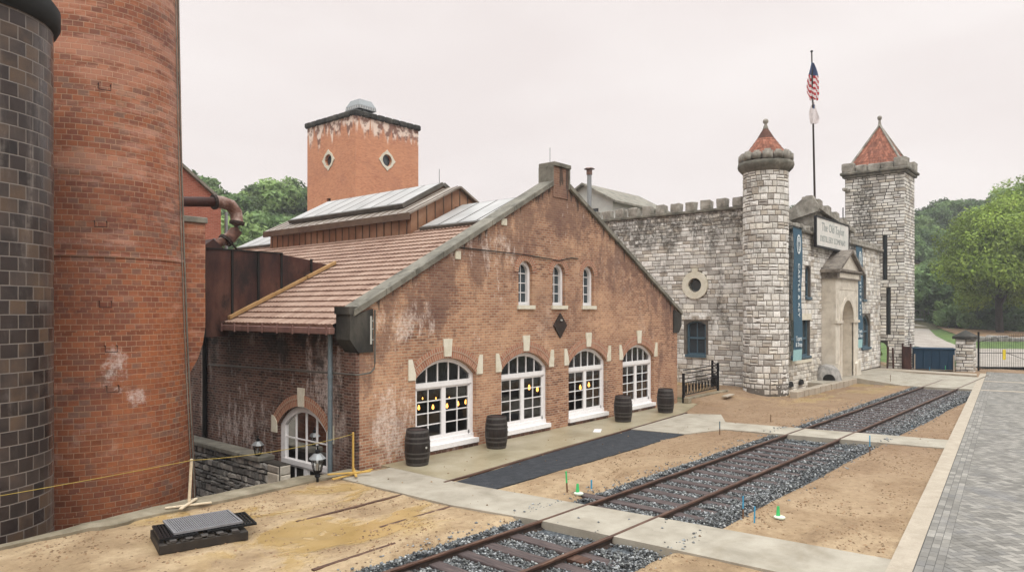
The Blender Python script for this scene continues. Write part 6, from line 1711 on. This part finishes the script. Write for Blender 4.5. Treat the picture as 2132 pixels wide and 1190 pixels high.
m.build('cap', 'kneeler', gp)
ga = thing('iron_gate', (53.9, 6.7, 0), 'tall black iron bar gate with arched top at the end of the road', 'gate')
A_, B_ = Vector((54.0, 6.85, 0)), Vector((57.2, 2.9, 0)); d_ = B_-A_; L = d_.length; n = 44
m = MB(); m.tube(A_, A_+Vector((0, 0, 2.5)), .06, n=8); m.tube(B_, B_+Vector((0, 0, 2.5)), .06, n=8); m.build('gate_post', 'black_metal', ga)
m = MB()
for k in range(1, n):
    t_ = k/n; p = A_+d_*t_; zt = 2.0+.38*math.sin(math.pi*t_); m.tube(p+Vector((0, 0, .08)), p+Vector((0, 0, zt)), .011, n=4, caps=False)
m.build('bars', 'black_metal', ga)['kind'] = 'stuff'
m = MB()
for z in (.14, 1.15): m.tube(A_+Vector((0, 0, z)), B_+Vector((0, 0, z)), .022, n=6)
m.path([A_+d_*t_+Vector((0, 0, 1.85+.38*math.sin(math.pi*t_))) for t_ in [i/16 for i in range(17)]], .02, 6)
m.path([A_+d_*.35+Vector((0, 0, 1.15)), A_+d_*.75+Vector((0, 0, .4))], .015, 5); m.build('cross_rail', 'black_metal', ga)
m = MB(); p = A_+d_*.32; m.bbox(-.09, .09, -.03, .03, .72, 1.38, .01, T=lambda x, y, z: (p.x+x*.6+y-.08, p.y-x*.8, z)); tag(m.build('yellow_tag', 'yellow'), 'bright yellow sleeve tied to the bars of the iron gate', 'marker')
# footbridge rail and low wall on the slope
br = thing('footbridge', (*W(1940, 90), 3), 'far thin grey footbridge with railing crossing below the trees', 'bridge')
P0 = Vector(GP(1890, 665, 90)); P1 = Vector(GP(2010, 666, 90))
m = MB(); m.tube(P0, P1, .12, n=6); m.build('deck', 'gravelgrey', br)
m = MB(); m.tube(P0+Vector((0, 0, 1.2)), P1+Vector((0, 0, 1.2)), .035, n=5); m.tube(P0+Vector((0, 0, .6)), P1+Vector((0, 0, .6)), .03, n=5)
for i in range(15): p = P0+(P1-P0)*i/14; m.tube(p, p+Vector((0, 0, 1.2)), .035, n=5)
m.build('railing', 'lead', br)
m = MB(); p = P0+(P1-P0)*.93; m.tube((p.x, p.y, p.z-1.8), (p.x, p.y, p.z), .18, n=8); m.build('support', 'coping', br)
lw = thing('field_wall', (*W(2080, 74), 1), 'low dark dry stone wall at the foot of the brown bank behind the gate', 'wall')
m = MB(); 
for i in range(26):
    p0 = W(2040+i*12, 70.5-.02*i); z = terr(*p0); zt_ = .35+.25*random.random(); boulder(p0[0]-.3, p0[0]+.3, p0[1]-.44, p0[1]+.44, z-.2, z+zt_, 'boulder', lw, i, 'rubble', .1)
# ------------------------------------------------------------------ trees
def leaf_mesh(name, rx, ry, rz, zc, nblob, nleaf, size, seed, mat, tones=(.45, 1.35), low=-.45):
    rs = np.random.RandomState(seed)
    # clumps spread through the crown's volume, more of them near its skin
    d = rs.normal(size=(nblob, 3)); d /= np.linalg.norm(d, axis=1)[:, None]; d[:, 2] = np.where(d[:, 2] < low, -d[:, 2]*.5, d[:, 2])
    rad = rs.uniform(.35, 1.0, nblob)**.55
    C = d*rad[:, None]*np.array([rx, ry, rz])*.84; C[:, 2] += zc
    br = rs.uniform(.13, .30, nblob)*(rx+rz)/2*1.1
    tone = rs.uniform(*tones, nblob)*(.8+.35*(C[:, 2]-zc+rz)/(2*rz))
    w = br**2; w /= w.sum(); idx = rs.choice(nblob, nleaf, p=w)
    u = rs.normal(size=(nleaf, 3)); u /= np.linalg.norm(u, axis=1)[:, None]
    rr = rs.uniform(.55, 1.08, nleaf)[:, None]*br[idx][:, None]
    P = C[idx]+u*rr*np.array([1, 1, .78])
    nrm = u*.8+rs.normal(size=(nleaf, 3))*.6+np.array([0, 0, .35]); nrm /= np.linalg.norm(nrm, axis=1)[:, None]
    a = np.cross(nrm, rs.normal(size=(nleaf, 3))); a /= np.linalg.norm(a, axis=1)[:, None]; b = np.cross(nrm, a)
    s = size*rs.uniform(.55, 1.3, nleaf)[:, None]
    V = np.stack([P-a*s, P-b*s*.55+nrm*s*.1, P+a*s, P+b*s*.55+nrm*s*.1], 1).reshape(-1, 3)
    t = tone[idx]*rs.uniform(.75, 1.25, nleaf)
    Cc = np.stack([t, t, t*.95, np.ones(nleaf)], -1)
    me = bpy.data.meshes.new(name); me.vertices.add(len(V)); me.vertices.foreach_set('co', V.ravel())
    me.loops.add(nleaf*4); me.loops.foreach_set('vertex_index', np.arange(nleaf*4, dtype=np.int32))
    me.polygons.add(nleaf); me.polygons.foreach_set('loop_start', np.arange(0, nleaf*4, 4, dtype=np.int32)); me.update(calc_edges=True)
    ca = me.color_attributes.new('Col', 'FLOAT_COLOR', 'CORNER'); ca.data.foreach_set('color', np.repeat(Cc, 4, 0).astype(np.float32).ravel())
    me.materials.append(M[mat]); return me, C
def make_tree(name, rx, ry, rz, zc, nb, nl, size, seed, mat, trunk_r, label, group):
    t = thing(name, (0, 0, 0), label, 'tree', group)
    me, C = leaf_mesh('crown', rx, ry, rz, zc, nb, nl, size, seed, mat, low=-.75 if name.startswith('lime') else -.45)
    o = bpy.data.objects.new('crown', me); COL.objects.link(o); o.parent = t
    m = MB(); rb = random.Random(seed); top = zc+rz*.3
    m.path([(0, 0, -.8), (0, 0, 0), (.1*rx*.3, 0, zc*.45), (.0, .05, zc*.8), (.1, 0, top)], [trunk_r*1.5, trunk_r, trunk_r*.8, trunk_r*.55, trunk_r*.2], 10)
    for i in range(9):
        c = C[rb.randrange(len(C))]; z0 = zc*rb.uniform(.35, .75)+.2; s = Vector((0, 0, z0)); e = Vector(c); mid = (s+e)/2+Vector((rb.uniform(-.3, .3), rb.uniform(-.3, .3), rb.uniform(0, .5)))
        m.path([s, mid, e], [trunk_r*.5, trunk_r*.3, trunk_r*.08], 6)
    m.build('trunk', 'bark', t, smooth=True); return t
G1 = 'trees of the wooded hill on the right'; G2 = 'trees behind the brick buildings on the left'
LB1 = 'dense green tree in the hazy wood on the hill right of the square tower'
LB2 = 'grey green tree in the wood between the chimney and the square brick tower'
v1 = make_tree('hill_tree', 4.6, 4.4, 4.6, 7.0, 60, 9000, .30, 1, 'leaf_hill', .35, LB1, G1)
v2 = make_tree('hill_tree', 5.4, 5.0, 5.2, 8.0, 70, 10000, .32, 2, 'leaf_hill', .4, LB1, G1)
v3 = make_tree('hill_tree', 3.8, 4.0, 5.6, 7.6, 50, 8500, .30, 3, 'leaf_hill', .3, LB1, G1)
vs = [v1, v2, v3]; used = [0, 0, 0]; rt = random.Random(12)
def place(px, ytop, d, label, group, k=None, sc=1.0):
    """tree on bearing px at depth d whose crown tops out at the picture height ytop"""
    k = rt.randrange(3) if k is None else k; x, y = W(px, d); H = [11.6, 13.2, 13.2][k]*sc
    zt = H_+(YH-ytop)/F_*d; base = zt-H
    o = vs[k] if not used[k] else copy_thing(vs[k], (x, y, base)); used[k] = 1
    o.location = (x, y, base); o.rotation_euler = (0, 0, rt.uniform(0, 6.28)); o.scale = (sc*rt.uniform(.92, 1.1), sc*rt.uniform(.92, 1.1), sc); o['label'] = label; o['group'] = group; return o
def bed(px, d): x, y = W(px, d); return terr(x, y)
# right: hill crest, then nearer rows down the slope
for px, yt, d in ((1905, 440, 140), (1935, 425, 145), (1972, 412, 150), (2010, 408, 150), (2048, 420, 146), (2082, 398, 140), (2118, 380, 136), (2150, 372, 136),
                  (1900, 492, 124), (1938, 478, 126), (1975, 470, 128), (2015, 462, 128), (2055, 455, 124), (2098, 440, 122), (2140, 430, 120),
                  (1895, 548, 112), (1930, 538, 112), (1965, 532, 110), (2004, 528, 110), (2042, 515, 108), (2150, 470, 100),
                  (1890, 596, 102), (1925, 590, 101), (1958, 582, 101), (1992, 590, 100), (2028, 600, 99), (2110, 592, 102), (2140, 600, 98), (1912, 560, 94), (1950, 545, 93), (1990, 560, 92), (2022, 575, 90), (2120, 560, 92)):
    place(px+rt.uniform(-6, 6), yt+rt.uniform(-6, 6), d, LB1, G1, sc=rt.uniform(.85, 1.15))
for px, yt, d in ((1998, 628, 86), (2026, 612, 87), (2052, 630, 88), (2108, 604, 88), (2134, 618, 87), (2070, 640, 84), (2118, 645, 83), (1975, 640, 89)): place(px, yt, d, LB1, G1, sc=.55)
# left wood
for px, yt, d in ((400, 352, 92), (435, 372, 90), (470, 392, 88), (508, 392, 92), (545, 378, 96), (585, 366, 98), (622, 372, 98), (420, 420, 82), (460, 440, 80), (500, 440, 78), (540, 436, 80), (580, 440, 82), (622, 440, 84), (480, 486, 70), (530, 492, 70), (575, 486, 72), (620, 480, 72), (1656, 424, 120)):
    place(px, yt, d, LB2, G2, sc=rt.uniform(.8, 1.0))
for o in [o for o in bpy.data.objects if o.get('group') == G2 and depth(o.location.x, o.location.y) > 110]: o['label'] = 'single tree top showing over the parapet left of the flagpole'; del o['group']
# big light tree behind the gate
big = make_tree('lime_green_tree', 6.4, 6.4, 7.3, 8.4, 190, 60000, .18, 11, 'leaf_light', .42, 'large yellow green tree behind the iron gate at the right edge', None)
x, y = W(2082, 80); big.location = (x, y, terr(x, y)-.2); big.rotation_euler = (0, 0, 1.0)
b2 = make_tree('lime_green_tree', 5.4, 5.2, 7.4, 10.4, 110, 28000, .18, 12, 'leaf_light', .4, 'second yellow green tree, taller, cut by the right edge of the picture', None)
x, y = W(2168, 84); b2.location = (x, y, terr(x, y)+2.5)
# bushes under the trees
bu = make_tree('bush', 1.5, 1.5, 1.1, 1.0, 26, 3500, .16, 21, 'leaf_hill', .06, 'low green bush on the brown bank at the foot of the wood', 'bushes on the bank')
fst = True
for px, d in ((1912, 93), (1945, 95), (1985, 95), (2020, 93), (2052, 94), (2100, 95), (2135, 94), (1895, 96), (1965, 99), (2080, 100)):
    x, y = W(px, d); o = bu if fst else copy_thing(bu, (0, 0, 0)); fst = False; o.location = (x, y, terr(x, y)); o.rotation_euler = (0, 0, rt.uniform(0, 6)); s = rt.uniform(.9, 1.6); o.scale = (s, s, s)
# shrubs seen through the little archway, and by the turret
sh = make_tree('shrub', .7, .7, .8, .9, 16, 2500, .07, 31, 'leaf_light', .04, 'small green shrub seen through the archway beside the square tower', None); sh.location = (54.6, 13.2, -.1)
sh2 = copy_thing(sh, (55.6, 13.9, -.1), 1.2, 'larger green shrub farther back behind the archway of the square tower', sc=(1.5, 1.5, 1.3))

# ------------------------------------------------------------------ faint air
hz = MB(); hz.box(-40, 170, -90, 150, -3.7, 46)
M['haze'] = bpy.data.materials.new('haze'); M['haze'].use_nodes = True; nt = M['haze'].node_tree; nt.nodes.remove(nt.nodes['Principled BSDF'])
pv_ = nt.nodes.new('ShaderNodeVolumePrincipled'); pv_.inputs['Color'].default_value = (.93, .93, .95, 1); pv_.inputs['Density'].default_value = .0008; pv_.inputs['Anisotropy'].default_value = .2
nt.links.new(pv_.outputs[0], nt.nodes['Material Output'].inputs['Volume'])
tag(hz.build('haze', 'haze'), 'thin pale damp air between the camera and the wooded hills', 'haze', kind='stuff')
